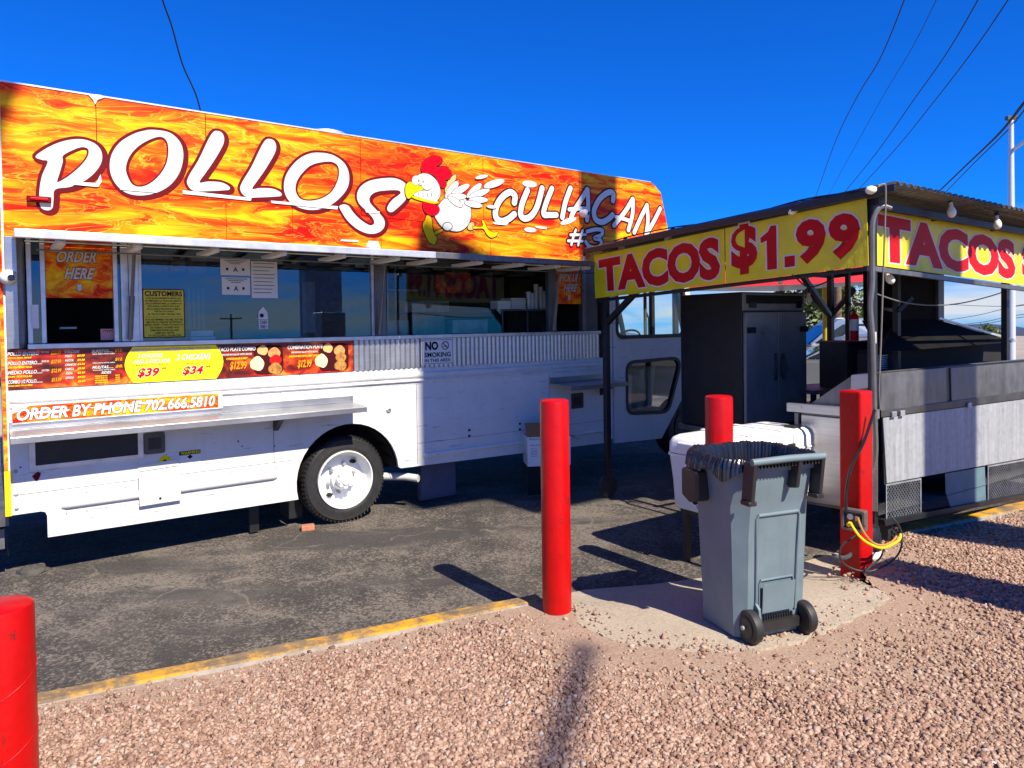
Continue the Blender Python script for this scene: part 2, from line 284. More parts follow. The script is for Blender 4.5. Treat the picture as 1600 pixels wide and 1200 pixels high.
# ---------------------------------------------------------------- mesh helpers
class MB:
    def __init__(s): s.v = []; s.f = []; s.m = []
    def add(s, vs, fs, m=0):
        o = len(s.v); s.v += [tuple(v) for v in vs]
        for f in fs: s.f.append(tuple(i+o for i in f)); s.m.append(m)
        return s
    def box(s, x0, x1, y0, y1, z0, z1, m=0):
        return s.add([(x0, y0, z0), (x1, y0, z0), (x1, y1, z0), (x0, y1, z0), (x0, y0, z1), (x1, y0, z1), (x1, y1, z1), (x0, y1, z1)],
                     [(0, 3, 2, 1), (4, 5, 6, 7), (0, 1, 5, 4), (1, 2, 6, 5), (2, 3, 7, 6), (3, 0, 4, 7)], m)
    def hull8(s, P, m=0):                      # 8 free corners in box order
        return s.add(P, [(0, 3, 2, 1), (4, 5, 6, 7), (0, 1, 5, 4), (1, 2, 6, 5), (2, 3, 7, 6), (3, 0, 4, 7)], m)
    def bar(s, a, b, w, h=None, m=0, up=(0, 0, 1)):
        a = Vector(a); b = Vector(b); h = h or w; d = (b-a).normalized(); u = Vector(up)
        if abs(d.dot(u)) > .97: u = Vector((1, 0, 0))
        r = d.cross(u).normalized(); u = r.cross(d).normalized(); P = []
        for q in (a, b):
            P += [q-r*w/2-u*h/2, q+r*w/2-u*h/2, q+r*w/2+u*h/2, q-r*w/2+u*h/2]
        return s.add(P, [(0, 1, 2, 3), (7, 6, 5, 4), (0, 4, 5, 1), (1, 5, 6, 2), (2, 6, 7, 3), (3, 7, 4, 0)], m)
    def tube(s, path, r, seg=8, m=0, caps=True):
        path = [Vector(p) for p in path]; n = len(path); rs = r if hasattr(r, '__len__') else [r]*n
        prev = None; P = []
        for i, p in enumerate(path):
            t = (path[min(i+1, n-1)]-path[max(i-1, 0)]).normalized()
            if prev is None: u = t.orthogonal().normalized()
            else:
                u = prev-t*prev.dot(t); u = u.normalized() if u.length > 1e-6 else t.orthogonal().normalized()
            prev = u; w = t.cross(u)
            for k in range(seg):
                a = 2*pi*k/seg; P.append(p+(u*cos(a)+w*sin(a))*rs[i])
        F = []
        for i in range(n-1):
            for k in range(seg):
                k2 = (k+1) % seg; F.append((i*seg+k, i*seg+k2, (i+1)*seg+k2, (i+1)*seg+k))
        if caps: F.append(tuple(range(seg-1, -1, -1))); F.append(tuple((n-1)*seg+k for k in range(seg)))
        return s.add(P, F, m)
    def lathe(s, prof, c=(0, 0, 0), axis='z', seg=24, m=0, sc=(1, 1), caps=True):
        P = []; c = Vector(c)
        for (r, h) in prof:
            for k in range(seg):
                a = 2*pi*k/seg; x, y = r*cos(a)*sc[0], r*sin(a)*sc[1]
                q = {'z': (x, y, h), 'y': (x, h, y), 'x': (h, x, y)}[axis]; P.append(c+Vector(q))
        F = []
        for i in range(len(prof)-1):
            for k in range(seg):
                k2 = (k+1) % seg; F.append((i*seg+k, i*seg+k2, (i+1)*seg+k2, (i+1)*seg+k))
        if caps and prof[0][0] > 1e-5: F.append(tuple(range(seg-1, -1, -1)))
        if caps and prof[-1][0] > 1e-5: F.append(tuple((len(prof)-1)*seg+k for k in range(seg)))
        return s.add(P, F, m)
    def plate(s, outer, holes=(), y0=0, y1=.02, m=0, axis='y', sides=True):
        """flat plate in the xz plane between y0 and y1, with holes"""
        loops = [list(outer)]+[list(h) for h in holes]; flat = [p for l in loops for p in l]
        tri = tessellate_polygon([[Vector((p[0], p[1], 0)) for p in l] for l in loops]); n = len(flat)
        mk = {'y': lambda p, y: (p[0], y, p[1]), 'x': lambda p, y: (y, p[0], p[1]), 'z': lambda p, y: (p[0], p[1], y)}[axis]
        P = [mk(p, y0) for p in flat]; F = [tuple(t) for t in tri]
        if y1 is not None:
            P += [mk(p, y1) for p in flat]; F += [tuple(i+n for i in reversed(t)) for t in tri]
            if sides:
                o = 0
                for l in loops:
                    k = len(l)
                    for i in range(k): F.append((o+i, o+(i+1) % k, n+o+(i+1) % k, n+o+i))
                    o += k
        return s.add(P, F, m)
    def build(s, name, mats, parent=None, label=None, smooth=False, bevel=0, loc=None, rot=None, kind=None, cat=None, group=None, weld=True, normals=True):
        me = bpy.data.meshes.new(name); me.from_pydata(s.v, [], s.f)
        if isinstance(mats, str): mats = [mats]
        for q in mats: me.materials.append(MT[q])
        me.polygons.foreach_set('material_index', s.m)
        if normals:
            bm = bmesh.new(); bm.from_mesh(me)
            if weld: bmesh.ops.remove_doubles(bm, verts=bm.verts, dist=1e-5)
            bmesh.ops.recalc_face_normals(bm, faces=bm.faces); bm.to_mesh(me); bm.free()
        o = bpy.data.objects.new(name, me); C.objects.link(o)
        if smooth:
            for p in me.polygons: p.use_smooth = True
            md = o.modifiers.new('split', 'EDGE_SPLIT'); md.split_angle = radians(38)
        if bevel:
            md = o.modifiers.new('bevel', 'BEVEL'); md.width = bevel; md.segments = 2; md.limit_method = 'ANGLE'; md.angle_limit = radians(40)
        if parent: o.parent = parent
        if loc is not None: o.location = loc
        if rot is not None: o.rotation_euler = (0, 0, radians(rot)) if not hasattr(rot, '__len__') else rot
        return tag(o, label, cat, group, kind)
def tag(o, label=None, cat=None, group=None, kind=None):
    if label: o['label'] = label
    if cat: o['category'] = cat
    if group: o['group'] = group
    if kind: o['kind'] = kind
    return o
def thing(name, label, cat, loc=(0, 0, 0), rot=0, group=None):
    o = bpy.data.objects.new(name, None); C.objects.link(o); o.location = loc; o.rotation_euler = (0, 0, radians(rot)); o.empty_display_size = .2
    return tag(o, label, cat, group)
def copy_tree(o, parent=None):
    c = o.copy(); C.objects.link(c); c.parent = parent
    for ch in list(o.children): copy_tree(ch, c)
    return c
def smooth_loop(pts, sub=5, closed=True):
    n = len(pts); out = []
    P = [Vector((p[0], p[1])) for p in pts]
    rngi = range(n if closed else n-1)
    for i in rngi:
        if closed: p0, p1, p2, p3 = P[i-1], P[i], P[(i+1) % n], P[(i+2) % n]
        else: p0, p1, p2, p3 = P[max(i-1, 0)], P[i], P[i+1], P[min(i+2, n-1)]
        for k in range(sub):
            t = k/sub
            q = .5*((2*p1)+(-p0+p2)*t+(2*p0-5*p1+4*p2-p3)*t*t+(-p0+3*p1-3*p2+p3)*t**3)
            out.append((q.x, q.y))
    if not closed: out.append(tuple(P[-1]))
    return out
def area(l): return .5*sum(l[i-1][0]*l[i][1]-l[i][0]*l[i-1][1] for i in range(len(l)))
def inflate(l, d):
    n = len(l); sg = 1 if area(l) > 0 else -1; out = []
    for i in range(n):
        a = Vector(l[i-1]); b = Vector(l[(i+1) % n]); t = (b-a)
        t = t.normalized() if t.length > 1e-9 else Vector((1, 0)); out.append((l[i][0]+t.y*d*sg, l[i][1]-t.x*d*sg))
    return out
def rrect(x0, x1, z0, z1, r, seg=5):
    out = []
    for cx, cz, a0 in ((x1-r, z1-r, 0), (x0+r, z1-r, 90), (x0+r, z0+r, 180), (x1-r, z0+r, 270)):
        for k in range(seg+1):
            a = radians(a0+90*k/seg); out.append((cx+r*cos(a), cz+r*sin(a)))
    return out
def rpoly(pts, r=.06, seg=4):                 # rounded corners on any convex-ish polygon
    out = []; n = len(pts)
    for i in range(n):
        p = Vector(pts[i]); a = (Vector(pts[i-1])-p); b = (Vector(pts[(i+1) % n])-p)
        ra = min(r, a.length*.45); rb = min(r, b.length*.45); A = p+a.normalized()*ra; B = p+b.normalized()*rb
        for k in range(seg+1):
            t = k/seg; q = A*(1-t)**2+p*2*t*(1-t)+B*t*t; out.append((q.x, q.y))
    return out
def stroke(mb, pts, r, y, m=0, sub=6, caps=8):
    """a brush stroke: a flat ribbon with round ends at depth y"""
    p = smooth_loop(pts, sub, False) if len(pts) > 2 else [tuple(q) for q in pts]
    n = len(p); L = []; R = []
    for i in range(n):
        a = Vector(p[max(i-1, 0)]); b = Vector(p[min(i+1, n-1)]); t = (b-a).normalized(); rr = r
        L.append((p[i][0]-t.y*rr, p[i][1]+t.x*rr)); R.append((p[i][0]+t.y*rr, p[i][1]-t.x*rr))
    V = [(q[0], y, q[1]) for q in L]+[(q[0], y, q[1]) for q in R]
    F = [(i, i+1, n+i+1, n+i) for i in range(n-1)]
    mb.add(V, F, m)
    for e, s in ((0, -1), (n-1, 1)):
        a = Vector(p[max(e-1, 0)]); b = Vector(p[min(e+1, n-1)]); t = (b-a).normalized()*s; ang = atan2(t.y, t.x)
        V = [(p[e][0], y, p[e][1])]+[(p[e][0]+r*cos(ang-pi/2+pi*k/caps), y, p[e][1]+r*sin(ang-pi/2+pi*k/caps)) for k in range(caps+1)]
        mb.add(V, [(0, k+1, k+2) for k in range(caps)], m)

def rim(mb, loop, r, y, m=0, dx=0, dz=0):
    """ribbon of half width r that follows a closed contour"""
    n = len(loop); sg = 1 if area(loop) > 0 else -1; A = []; B = []
    for i in range(n):
        a = Vector(loop[i-1]); b = Vector(loop[(i+1) % n]); t = (b-a)
        t = t.normalized() if t.length > 1e-9 else Vector((1, 0)); x, z = loop[i][0]+dx, loop[i][1]+dz
        A.append((x+t.y*r*sg, y, z-t.x*r*sg)); B.append((x-t.y*r*.3*sg, y+.0001, z+t.x*r*.3*sg))
    mb.add(A+B, [(i, (i+1) % n, n+(i+1) % n, n+i) for i in range(n)], m)
def text_geo(txt, shear=0.0, off=0.0, space=1.0):
    cu = bpy.data.curves.new('t', 'FONT'); cu.body = txt; cu.shear = shear; cu.offset = off; cu.resolution_u = 3; cu.space_character = space; cu.fill_mode = 'FRONT'
    o = bpy.data.objects.new('t', cu); C.objects.link(o); bpy.context.view_layer.update()
    dg = bpy.context.evaluated_depsgraph_get(); me = bpy.data.meshes.new_from_object(o.evaluated_get(dg))
    V = [tuple(v.co) for v in me.vertices]; F = [tuple(p.vertices) for p in me.polygons]
    bpy.data.objects.remove(o); bpy.data.curves.remove(cu); bpy.data.meshes.remove(me)
    return V, F
def islands(nv, F):
    par = list(range(nv))
    def find(a):
        while par[a] != a: par[a] = par[par[a]]; a = par[a]
        return a
    for f in F:
        r = find(f[0])
        for i in f[1:]: par[find(i)] = r
    return [find(i) for i in range(nv)]
def text_on(mb, txt, quad, y, m=0, om=None, shear=.0, bold=.0, ol=.05, space=1.0, sy=-1):
    """text fitted to four corners (tl, tr, br, bl) given in local xz; om = outline material index; sy = outward sign of y"""
    V, F = text_geo(txt, shear, bold, space)
    if not V: return
    x0 = min(v[0] for v in V); x1 = max(v[0] for v in V); y0 = min(v[1] for v in V); y1 = max(v[1] for v in V)
    tl, tr, br, bl = [Vector((q[0], q[1])) for q in quad]
    def mapped(V, F, y, m):
        isl = islands(len(V), F); ks = {}
        for i, k in enumerate(isl): ks.setdefault(k, []).append(V[i][0])
        order = sorted(ks, key=lambda k: min(ks[k])); lift = {k: (j % 3)*.00025 for j, k in enumerate(order)}
        P = []
        for i, v in enumerate(V):
            a = (v[0]-x0)/(x1-x0); b = (v[1]-y0)/(y1-y0)
            q = (bl*(1-a)+br*a)*(1-b)+(tl*(1-a)+tr*a)*b; P.append((q.x, y+sy*lift[isl[i]], q.y))
        mb.add(P, F, m)
    if om is not None:
        V2, F2 = text_geo(txt, shear, bold+ol, space); mapped(V2, F2, y, om); y = y+sy*.0015
    mapped(V, F, y, m)
def rows(x0, x1, z1, z0, n):                  # n text rows between z1 (top) and z0
    h = (z1-z0)/n; return [((x0, z1-i*h-.15*h), (x1, z1-i*h-.15*h), (x1, z1-(i+1)*h+.12*h), (x0, z1-(i+1)*h+.12*h)) for i in range(n)]
def Q(x0, x1, z0, z1): return ((x0, z1), (x1, z1), (x1, z0), (x0, z0))

# ================================================================ GROUND
def gz(x, y):                                 # height of the gravel bed
    m = max(0.0, min(1.0, (x-1.6)/2.4)); m = m*m*(3-2*m)
    return .012*sin(x*2.1+.7)*cos(y*1.7)+.006*sin(x*6.3+y*4.1)+.07*m*max(0, min(1, (5.6-y)/.8))*max(0, min(1, (y-2.2)/1.0))-.012
mb = MB(); mb.add([(-22, -12, -.1), (22, -12, -.1), (22, 20, -.1), (-22, 20, -.1)], [(0, 1, 2, 3)])
mb.build('asphalt_lot', 'asphalt', kind='structure')
mb = MB(); Rr = [0.01, 30, 60, 200, 800, 3200]; P = []; ns_g = 48
for r in Rr:
    for k in range(ns_g): P.append((r*cos(2*pi*k/ns_g), r*sin(2*pi*k/ns_g), -.16-.0215*max(0, r-30)))
mb.add(P, [(i*ns_g+k, i*ns_g+(k+1) % ns_g, (i+1)*ns_g+(k+1) % ns_g, (i+1)*ns_g+k) for i in range(len(Rr)-1) for k in range(ns_g)])
mb.build('ground', 'far_sand', kind='structure', smooth=True)
K0 = Vector((-6.2, 1.17)); K1 = Vector((.150, 4.20)); KN = Vector((-.43, .90))      # gravel-side edge of the left kerb
padedge = [(.33, 4.02), (.346, 3.87), (.45, 3.72), (.553, 3.63), (.70, 3.57), (.93, 3.50), (1.17, 3.54), (1.40, 3.63), (1.64, 3.75), (1.85, 3.90), (2.05, 4.04), (2.23, 4.20), (2.22, 4.40), (2.26, 4.62), (2.42, 4.95)]
right_kerb_in = [(2.60, 5.20), (2.99, 5.42), (4.35, 6.03), (9.5, 8.4)]
grav = [tuple(K0), tuple(K1), (.30, 4.10)]+padedge+right_kerb_in+[(9.5, -2), (-6.2, -2)]
def inside(poly, x, y):
    c = np.zeros(np.shape(x), bool); n = len(poly); j = n-1
    for i in range(n):
        xi, yi = poly[i]; xj, yj = poly[j]
        c ^= ((yi > y) != (yj > y)) & (x < (xj-xi)*(y-yi)/((yj-yi)+1e-12)+xi); j = i
    return c
# gravel bed: a fine grid clipped to the polygon, plus skirt
tri = tessellate_polygon([[Vector((p[0], p[1], 0)) for p in grav]])
bm = bmesh.new(); bv = [bm.verts.new((p[0], p[1], 0)) for p in grav]
for t in tri: bm.faces.new([bv[i] for i in t])
for ax, lo, hi, st in ((0, -5.5, 7.0, .25), (1, -1.5, 7.5, .25)):
    q = lo
    while q < hi:
        no = [0, 0, 0]; no[ax] = 1; co = [0, 0, 0]; co[ax] = q
        bmesh.ops.bisect_plane(bm, geom=bm.verts[:]+bm.edges[:]+bm.faces[:], plane_co=co, plane_no=no); q += st
for v in bm.verts: v.co.z = gz(v.co.x, v.co.y)
bmesh.ops.recalc_face_normals(bm, faces=bm.faces)
me = bpy.data.meshes.new('gravel_bed'); bm.to_mesh(me); bm.free(); me.materials.append(MT['dirt'])
for p in me.polygons:
    p.use_smooth = True
o = bpy.data.objects.new('gravel_bed', me); C.objects.link(o); tag(o, kind='structure')
# the loose stones
def field(x, y):                               # patchy density 0..1
    return .5+.5*np.sin(x*1.9+1.3*np.sin(y*2.3+.4))*np.cos(y*2.1+1.1*np.sin(x*1.7))
N = 400000
# drawn evenly over what the picture shows: denser close by
yy = 1.8+(8.2-1.8)*rng.random(N)**1.35; xx = (rng.random(N)*2-1)*(yy*.86+.5)
ok = inside(grav, xx, yy); pe_ = np.array(padedge); dp_ = np.min(np.hypot(xx[:, None]-pe_[None, :, 0], yy[:, None]-pe_[None, :, 1]), axis=1); spill = (~ok) & (dp_ < .22) & (xx > .3) & (yy < 5.0) & (rng.random(N) < np.clip(.30-dp_*1.3, 0, 1)*.5)
pe = np.array(padedge+[tuple(K1), (.30, 4.10)]); dpad = np.min(np.hypot(xx[:, None]-pe[None, :, 0], yy[:, None]-pe[None, :, 1]), axis=1)
kd = (K1-K0).normalized(); dk = np.abs((xx-K0.x)*kd.y-(yy-K0.y)*kd.x); dk = np.where(xx < .3, dk, 9)
dens = np.clip((dpad-.10)/.75, .05, 1)*np.clip((dk+.05)/.30, .12, 1)
dens = dens*(.55+.45*np.clip(field(xx, yy)*1.8, 0, 1))
ok = (ok & (rng.random(N) < dens)) | spill
spl = spill[ok]; xx, yy = xx[ok], yy[ok]; n = len(xx)
zz = np.array([gz(a, b) for a, b in zip(xx, yy)]); zz = np.where(spl, zz*.2-.002-.092*np.clip((yy-3.95-.18*xx), 0, 1)**2*(3-2*np.clip((yy-3.95-.18*xx), 0, 1)), zz)
size = np.clip(rng.lognormal(math.log(.0060), .38, n), .0028, .0125)
cube = np.array([(-1, -1, -1), (1, -1, -1), (1, 1, -1), (-1, 1, -1), (-1, -1, 1), (1, -1, 1), (1, 1, 1), (-1, 1, 1)], float)
cf = np.array([(0, 3, 2), (0, 2, 1), (4, 5, 6), (4, 6, 7), (0, 1, 5), (0, 5, 4), (1, 2, 6), (1, 6, 5), (2, 3, 7), (2, 7, 6), (3, 0, 4), (3, 4, 7)])
V = cube[None]*(1+rng.normal(0, .22, (n, 8, 3))); top = V[:, 4:, :]; V[:, 4:, :2] *= rng.uniform(.35, .85, (n, 1, 1))
V *= np.stack([rng.uniform(.8, 1.5, n), rng.uniform(.6, 1.0, n), rng.uniform(.45, .85, n)], 1)[:, None, :]*size[:, None, None]
# random tilt
th = rng.uniform(0, 2*pi, n); al = rng.normal(0, .45, n); be = rng.normal(0, .45, n)
def rot(V, a, i, j):
    c, s = np.cos(a)[:, None], np.sin(a)[:, None]; x, y = V[:, :, i].copy(), V[:, :, j].copy(); V[:, :, i] = c*x-s*y; V[:, :, j] = s*x+c*y
rot(V, al, 1, 2); rot(V, be, 0, 2); rot(V, th, 0, 1)
V += np.stack([xx, yy, zz+size*.35], 1)[:, None, :]
me = bpy.data.meshes.new('gravel'); F = (cf[None]+(np.arange(n)*8)[:, None, None]).reshape(-1, 3)
me.vertices.add(n*8); me.vertices.foreach_set('co', V.reshape(-1)); me.loops.add(len(F)*3); me.loops.foreach_set('vertex_index', F.reshape(-1).astype(np.int32))
me.polygons.add(len(F)); me.polygons.foreach_set('loop_start', np.arange(len(F), dtype=np.int32)*3)
me.update(calc_edges=True); me.materials.append(MT['pebble'])
a_ = me.attributes.new('tint', 'FLOAT', 'POINT'); tv = np.repeat(np.clip(rng.beta(2.4, 2.0, n), 0, .93)+(rng.random(n) < .02)*.06, 8); a_.data.foreach_set('value', tv.astype(np.float32))
o = bpy.data.objects.new('gravel', me); C.objects.link(o); tag(o, 'loose pink and tan gravel spread over the island', 'gravel', None, 'stuff')

# kerbs
def kerb(name, a, b, w, nrm, seglen=1.8):
    a = Vector(a); b = Vector(b); L = (b-a).length; d = (b-a)/L; nrm = Vector(nrm).normalized(); k = max(1, int(L/seglen)); t = 0
    mb = MB(); ns = 40; prof = [(0, -.13), (0, -.003), (.012, .006), (w-.025, .006), (w, -.02), (w+.03, -.13)]
    P = []
    for i in range(ns+1):
        for j, (u, h) in enumerate(prof):
            e = random.uniform(-.006, .006) if j in (3, 4) else random.uniform(-.002, .002)
            q = a+d*(L*i/ns)+nrm*(u+e); P.append((q.x, q.y, h+random.uniform(-.002, .002)))
    m_ = len(prof); F = []; M = []
    for i in range(ns):
        for j in range(m_-1): F.append((i*m_+j, (i+1)*m_+j, (i+1)*m_+j+1, i*m_+j+1)); M.append(1 if j in (0,) else 0)
    F += [tuple(range(m_)), tuple(ns*m_+j for j in range(m_-1, -1, -1))]; M += [1, 1]
    mb.add(P, F); mb.m = M
    return mb.build(name, ['kerb_paint', 'kerb_side'], kind='structure')
kerb('kerb', (-6.2, 1.17), (.165, 4.205), .125, (-.43, .90))
kerb('kerb', (2.97, 5.44), (8.5, 7.9), .17, (-.40, .915))
# concrete apron between the kerbs, sloping down to the lot
bm = bmesh.new()
pad = [(a+random.uniform(-.02, .02), b+random.uniform(-.02, .02)) for a, b in smooth_loop(padedge, 5, False)]+[(2.56, 5.20), (2.50, 5.34), (2.0, 5.05), (1.4, 4.84), (.9, 4.70), (.45, 4.60), (.20, 4.44), (.17, 4.22)]
tri = tessellate_polygon([[Vector((p[0], p[1], 0)) for p in pad]]); bv = [bm.verts.new((p[0], p[1], 0)) for p in pad]
for t in tri: bm.faces.new([bv[i] for i in t])
for ax, lo, hi in ((0, 0, 3), (1, 3.5, 6)):
    q = lo
    while q < hi:
        no = [0, 0, 0]; no[ax] = 1; co = [0, 0, 0]; co[ax] = q
        bmesh.ops.bisect_plane(bm, geom=bm.verts[:]+bm.edges[:]+bm.faces[:], plane_co=co, plane_no=no); q += .12
def padz(x, y):
    t = max(0, min(1, (y-3.85-.18*x)/.78)); t = t*t*(3-2*t); return -.004-.092*t+.004*sin(x*5)*cos(y*4)
for v in bm.verts: v.co.z = padz(v.co.x, v.co.y)
r_ = bmesh.ops.extrude_face_region(bm, geom=bm.faces[:])
for v in [e for e in r_['geom'] if isinstance(e, bmesh.types.BMVert)]: v.co.z -= .1
bmesh.ops.recalc_face_normals(bm, faces=bm.faces)
me = bpy.data.meshes.new('concrete_apron'); bm.to_mesh(me); bm.free(); me.materials.append(MT['concrete'])
o = bpy.data.objects.new('concrete_apron', me); C.objects.link(o); tag(o, kind='structure')
# hills on the skyline
mb = MB(); P = []; nh = 120
for i in range(nh+1):
    a = radians(20+140*i/nh); R_ = 2600; h = 16+12*sin(i*.23)+8*sin(i*.61+1)+3*sin(i*1.7)
    P += [(R_*cos(a), R_*sin(a), -75), (R_*cos(a), R_*sin(a), max(5, h)-52), (1.2*R_*cos(a), 1.2*R_*sin(a), -85)]
F = []
for i in range(nh): F += [(3*i, 3*i+3, 3*i+4, 3*i+1), (3*i+1, 3*i+4, 3*i+5, 3*i+2)]
mb.add(P, F); mb.build('hills', 'hill', kind='structure', weld=False)

# ================================================================ FOOD TRUCK
T = Frame((-1.505, 6.286, -.1), TANG)
truck = thing('food_truck', 'white food truck with flame wrapped upper side and an open serving window', 'food truck', T.o, TANG)
def P(u, v, y=0.0): return T.xz(u, v, y)
XR, XF = -2.43, 3.20
arch = [(.05+.485*cos(radians(a)), .40+.485*sin(radians(a))) for a in np.linspace(194, 4, 22)]
low = [(XR, .49), (-2.25, .49), (-2.225, .48), (-2.215, .45), (-2.215, .30)]+arch+[(.56, .42), (XF, .365), (XF, 1.35), (XR, 1.35)]
MB().plate(low, [], 0, .03).build('lower_side_panel', 'white_paint', truck, 'white lower side panel with scuffs and a rear wheel arch')
# wheel well and under-body
mb = MB(); A2 = [(.05+.47*cos(radians(a)), .40+.47*sin(radians(a))) for a in np.linspace(190, 0, 14)]
V = [(p[0], .031, p[1]) for p in A2]+[(p[0], .5, p[1]) for p in A2]; mb.add(V, [(i, i+1, 15+i-1+0, 14+i) for i in range(13)])
mb.plate([(XR+.02, .52), (-2.1, .34), (XF+1.0, .34), (XF+1.0, 1.34), (XR+.02, 1.34)], [], .5, .53)
mb.box(XR+.05, 4.6, .53, 1.8, .45, .62); mb.box(XR+.02, 4.4, .04, 2.26, 1.22, 1.25)
mb.build('wheel_well', 'black_matte', truck)
mb = MB(); mb.box(XR, XR+.03, .002, 2.3, .49, 3.44); mb.build('rear_wall', 'white_paint', truck)
mb = MB(); mb.box(XR, XF, 2.27, 2.3, .45, 3.40)
mb.plate([(XF, 1.0), (4.62, 1.0), (4.62, 3.3), (XF, 3.4)], [rrect(3.35, 4.5, 1.62, 2.42, .06)], 2.27, 2.30)
mb.build('far_side_wall', 'white_paint', truck)
mb = MB()
mb.hull8([(XR, .002, 3.455), (4.06, .002, 3.445), (4.06, 2.3, 3.445), (XR, 2.3, 3.455), (XR, .05, 3.466), (4.02, .05, 3.456), (4.02, 2.25, 3.456), (XR, 2.25, 3.466)])
mb.build('roof', 'white_paint', truck)
# rear corner trim
MB().box(XR-.022, XR-.001, -.012, .05, .50, 3.46).build('rear_corner_trim', 'flame_small', truck, 'orange and yellow flame wrapped rear edge')
MB().box(XR-.024, XR+.012, -.016, -.003, .49, .80).build('corner_guard', 'yellow_trim', truck, 'yellow corner guard low on the rear edge')
# flame fascia panels
zs = lambda x: 2.80-.019*(x+2.41)
xs = [XR+.012, -1.85, -1.10, .21, 1.54, 2.84]
for i in range(5):
    a, b = xs[i]+.0025, xs[i+1]-.0025
    MB().plate([(a, zs(a)+.002), (b, zs(b)+.002), (b, 3.452), (a, 3.455)], [], 0, .02).build('fascia_panel', 'flame', truck, bevel=.0015)
MB().plate([(2.8425, zs(2.84)), (4.35, zs(4.3)-.0), (4.29, 2.96), (4.18, 3.34), (4.06, 3.43), (3.95, 3.45), (2.8425, 3.45)], [], 0, .02).build('fascia_panel', 'flame', truck, 'flame panel cut back at the front of the cab')
xl = [XR+.012, -.96, -.42, .40, 1.62, 2.84]
for i in range(5):
    a, b = xl[i]+.002, xl[i+1]-.002
    MB().plate([(a, 2.40), (b, 2.40), (b, zs(b)-.003), (a, zs(a)-.003)], [], 0, .02).build('fascia_panel', 'flame', truck)
MB().plate([(2.842, 2.40), (4.42, 2.40), (4.35, zs(4.3)-.004), (2.842, zs(2.84)-.003)], [], 0, .02).build('fascia_panel', 'flame', truck)
# torn white patches along the seam and the awning
mb = MB()
for pl in ([(453/4, 738/4+100), (600/4, 745/4+100), (628/4, 690/4+100), (634/4, 738/4+100), (612/4, 770/4+100), (455/4, 755/4+100)],
           [(755/4, 768/4+100), (975/4, 790/4+100), (978/4, 806/4+100), (750/4, 787/4+100)],
           [(1140/4, 790/4+100), (1570/4, 838/4+100), (1565/4, 856/4+100), (1140/4, 812/4+100)],
           [(400+90/4, 150+655/4), (400+510/4, 150+690/4), (400+505/4, 150+710/4), (400+95/4, 150+670/4)],
           [(400+680/4, 150+712/4), (400+770/4, 150+722/4), (400+768/4, 150+735/4), (400+685/4, 150+728/4)],
           [(400+685/4, 150+945/4), (400+700/4, 150+905/4), (400+760/4, 150+910/4), (400+775/4, 150+955/4)],
           [(400+530/4, 150+897/4), (400+640/4, 150+902/4), (400+635/4, 150+912/4), (400+525/4, 150+907/4)],
           [(545/4, 187/4+100), (625/4, 195/4+100), (660/4, 208/4+100), (610/4, 225/4+100), (594/4, 255/4+100), (580/4, 225/4+100)],
           [(760+45/4.7, 220+595/4.7), (760+160/4.7, 220+608/4.7), (760+140/4.7, 220+622/4.7), (760+50/4.7, 220+612/4.7)],
           [(760+355/4.7, 220+625/4.7), (760+440/4.7, 220+635/4.7), (760+436/4.7, 220+650/4.7), (760+360/4.7, 220+640/4.7)]):
    MB().plate([P(*q) for q in pl], [], -.0105, None).build('torn_wrap_patch', 'white_plain', truck)

# ---- POLLOS lettering, traced contours (outer, holes)
def c1(L): return [P(a/4, 100+b/4) for a, b in L]
def c4(L): return [P(400+a/4, 150+b/4) for a, b in L]
LP = (c1([(222, 578), (300, 522), (400, 482), (500, 470), (582, 492), (630, 540), (636, 605), (600, 670), (530, 730), (440, 768), (345, 785), (334, 850), (326, 902), (292, 915), (252, 890), (246, 800), (262, 700), (298, 612), (262, 600)]),
      [c1([(395, 572), (470, 532), (520, 520), (552, 536), (546, 582), (500, 640), (430, 700), (366, 738), (358, 728), (376, 670), (392, 610)])])
LO = (c1([(960, 412), (1060, 430), (1125, 490), (1145, 570), (1125, 670), (1070, 750), (990, 800), (890, 822), (800, 810), (740, 770), (700, 710), (685, 640), (700, 560), (750, 490), (830, 440), (900, 418)]),
      [c1([(1000, 455), (1040, 480), (1052, 540), (1040, 620), (1000, 690), (940, 745), (880, 768), (830, 755), (800, 710), (786, 650), (808, 580), (858, 520), (930, 475)])])
L1 = [(1365, 420), (1395, 445), (1395, 500), (1340, 600), (1285, 680), (1246, 740), (1300, 735), (1380, 740), (1430, 765), (1432, 785), (1400, 790), (1300, 795), (1210, 793), (1170, 750), (1180, 700), (1240, 600), (1320, 440)]
LL1 = (c1(L1), [])
LL2 = (c1([(1365+326+(a-1365)*.97, 420+50+(b-420)*.97) for a, b in L1]), [])
LO2 = (c4([(400, 355), (480, 370), (550, 420), (580, 490), (572, 570), (520, 640), (450, 690), (370, 712), (290, 705), (220, 670), (180, 610), (175, 540), (200, 470), (260, 400), (330, 362)]),
       [c4([(450, 410), (505, 430), (518, 480), (505, 540), (470, 600), (410, 640), (340, 655), (280, 645), (248, 600), (252, 540), (290, 480), (350, 430)])])
LS = (c4([(520, 690), (550, 678), (580, 690), (604, 725), (650, 772), (708, 808), (736, 798), (730, 765), (690, 720), (642, 670), (630, 620), (650, 570), (705, 532), (790, 515), (870, 515), (930, 545), (947, 590), (938, 640), (905, 680), (850, 725), (822, 716), (822, 690), (850, 650), (888, 622), (903, 604), (885, 590), (820, 590), (750, 600), (712, 628), (712, 668), (760, 722), (800, 775), (798, 822), (760, 855), (700, 860), (632, 832), (572, 780), (535, 725)]), [])
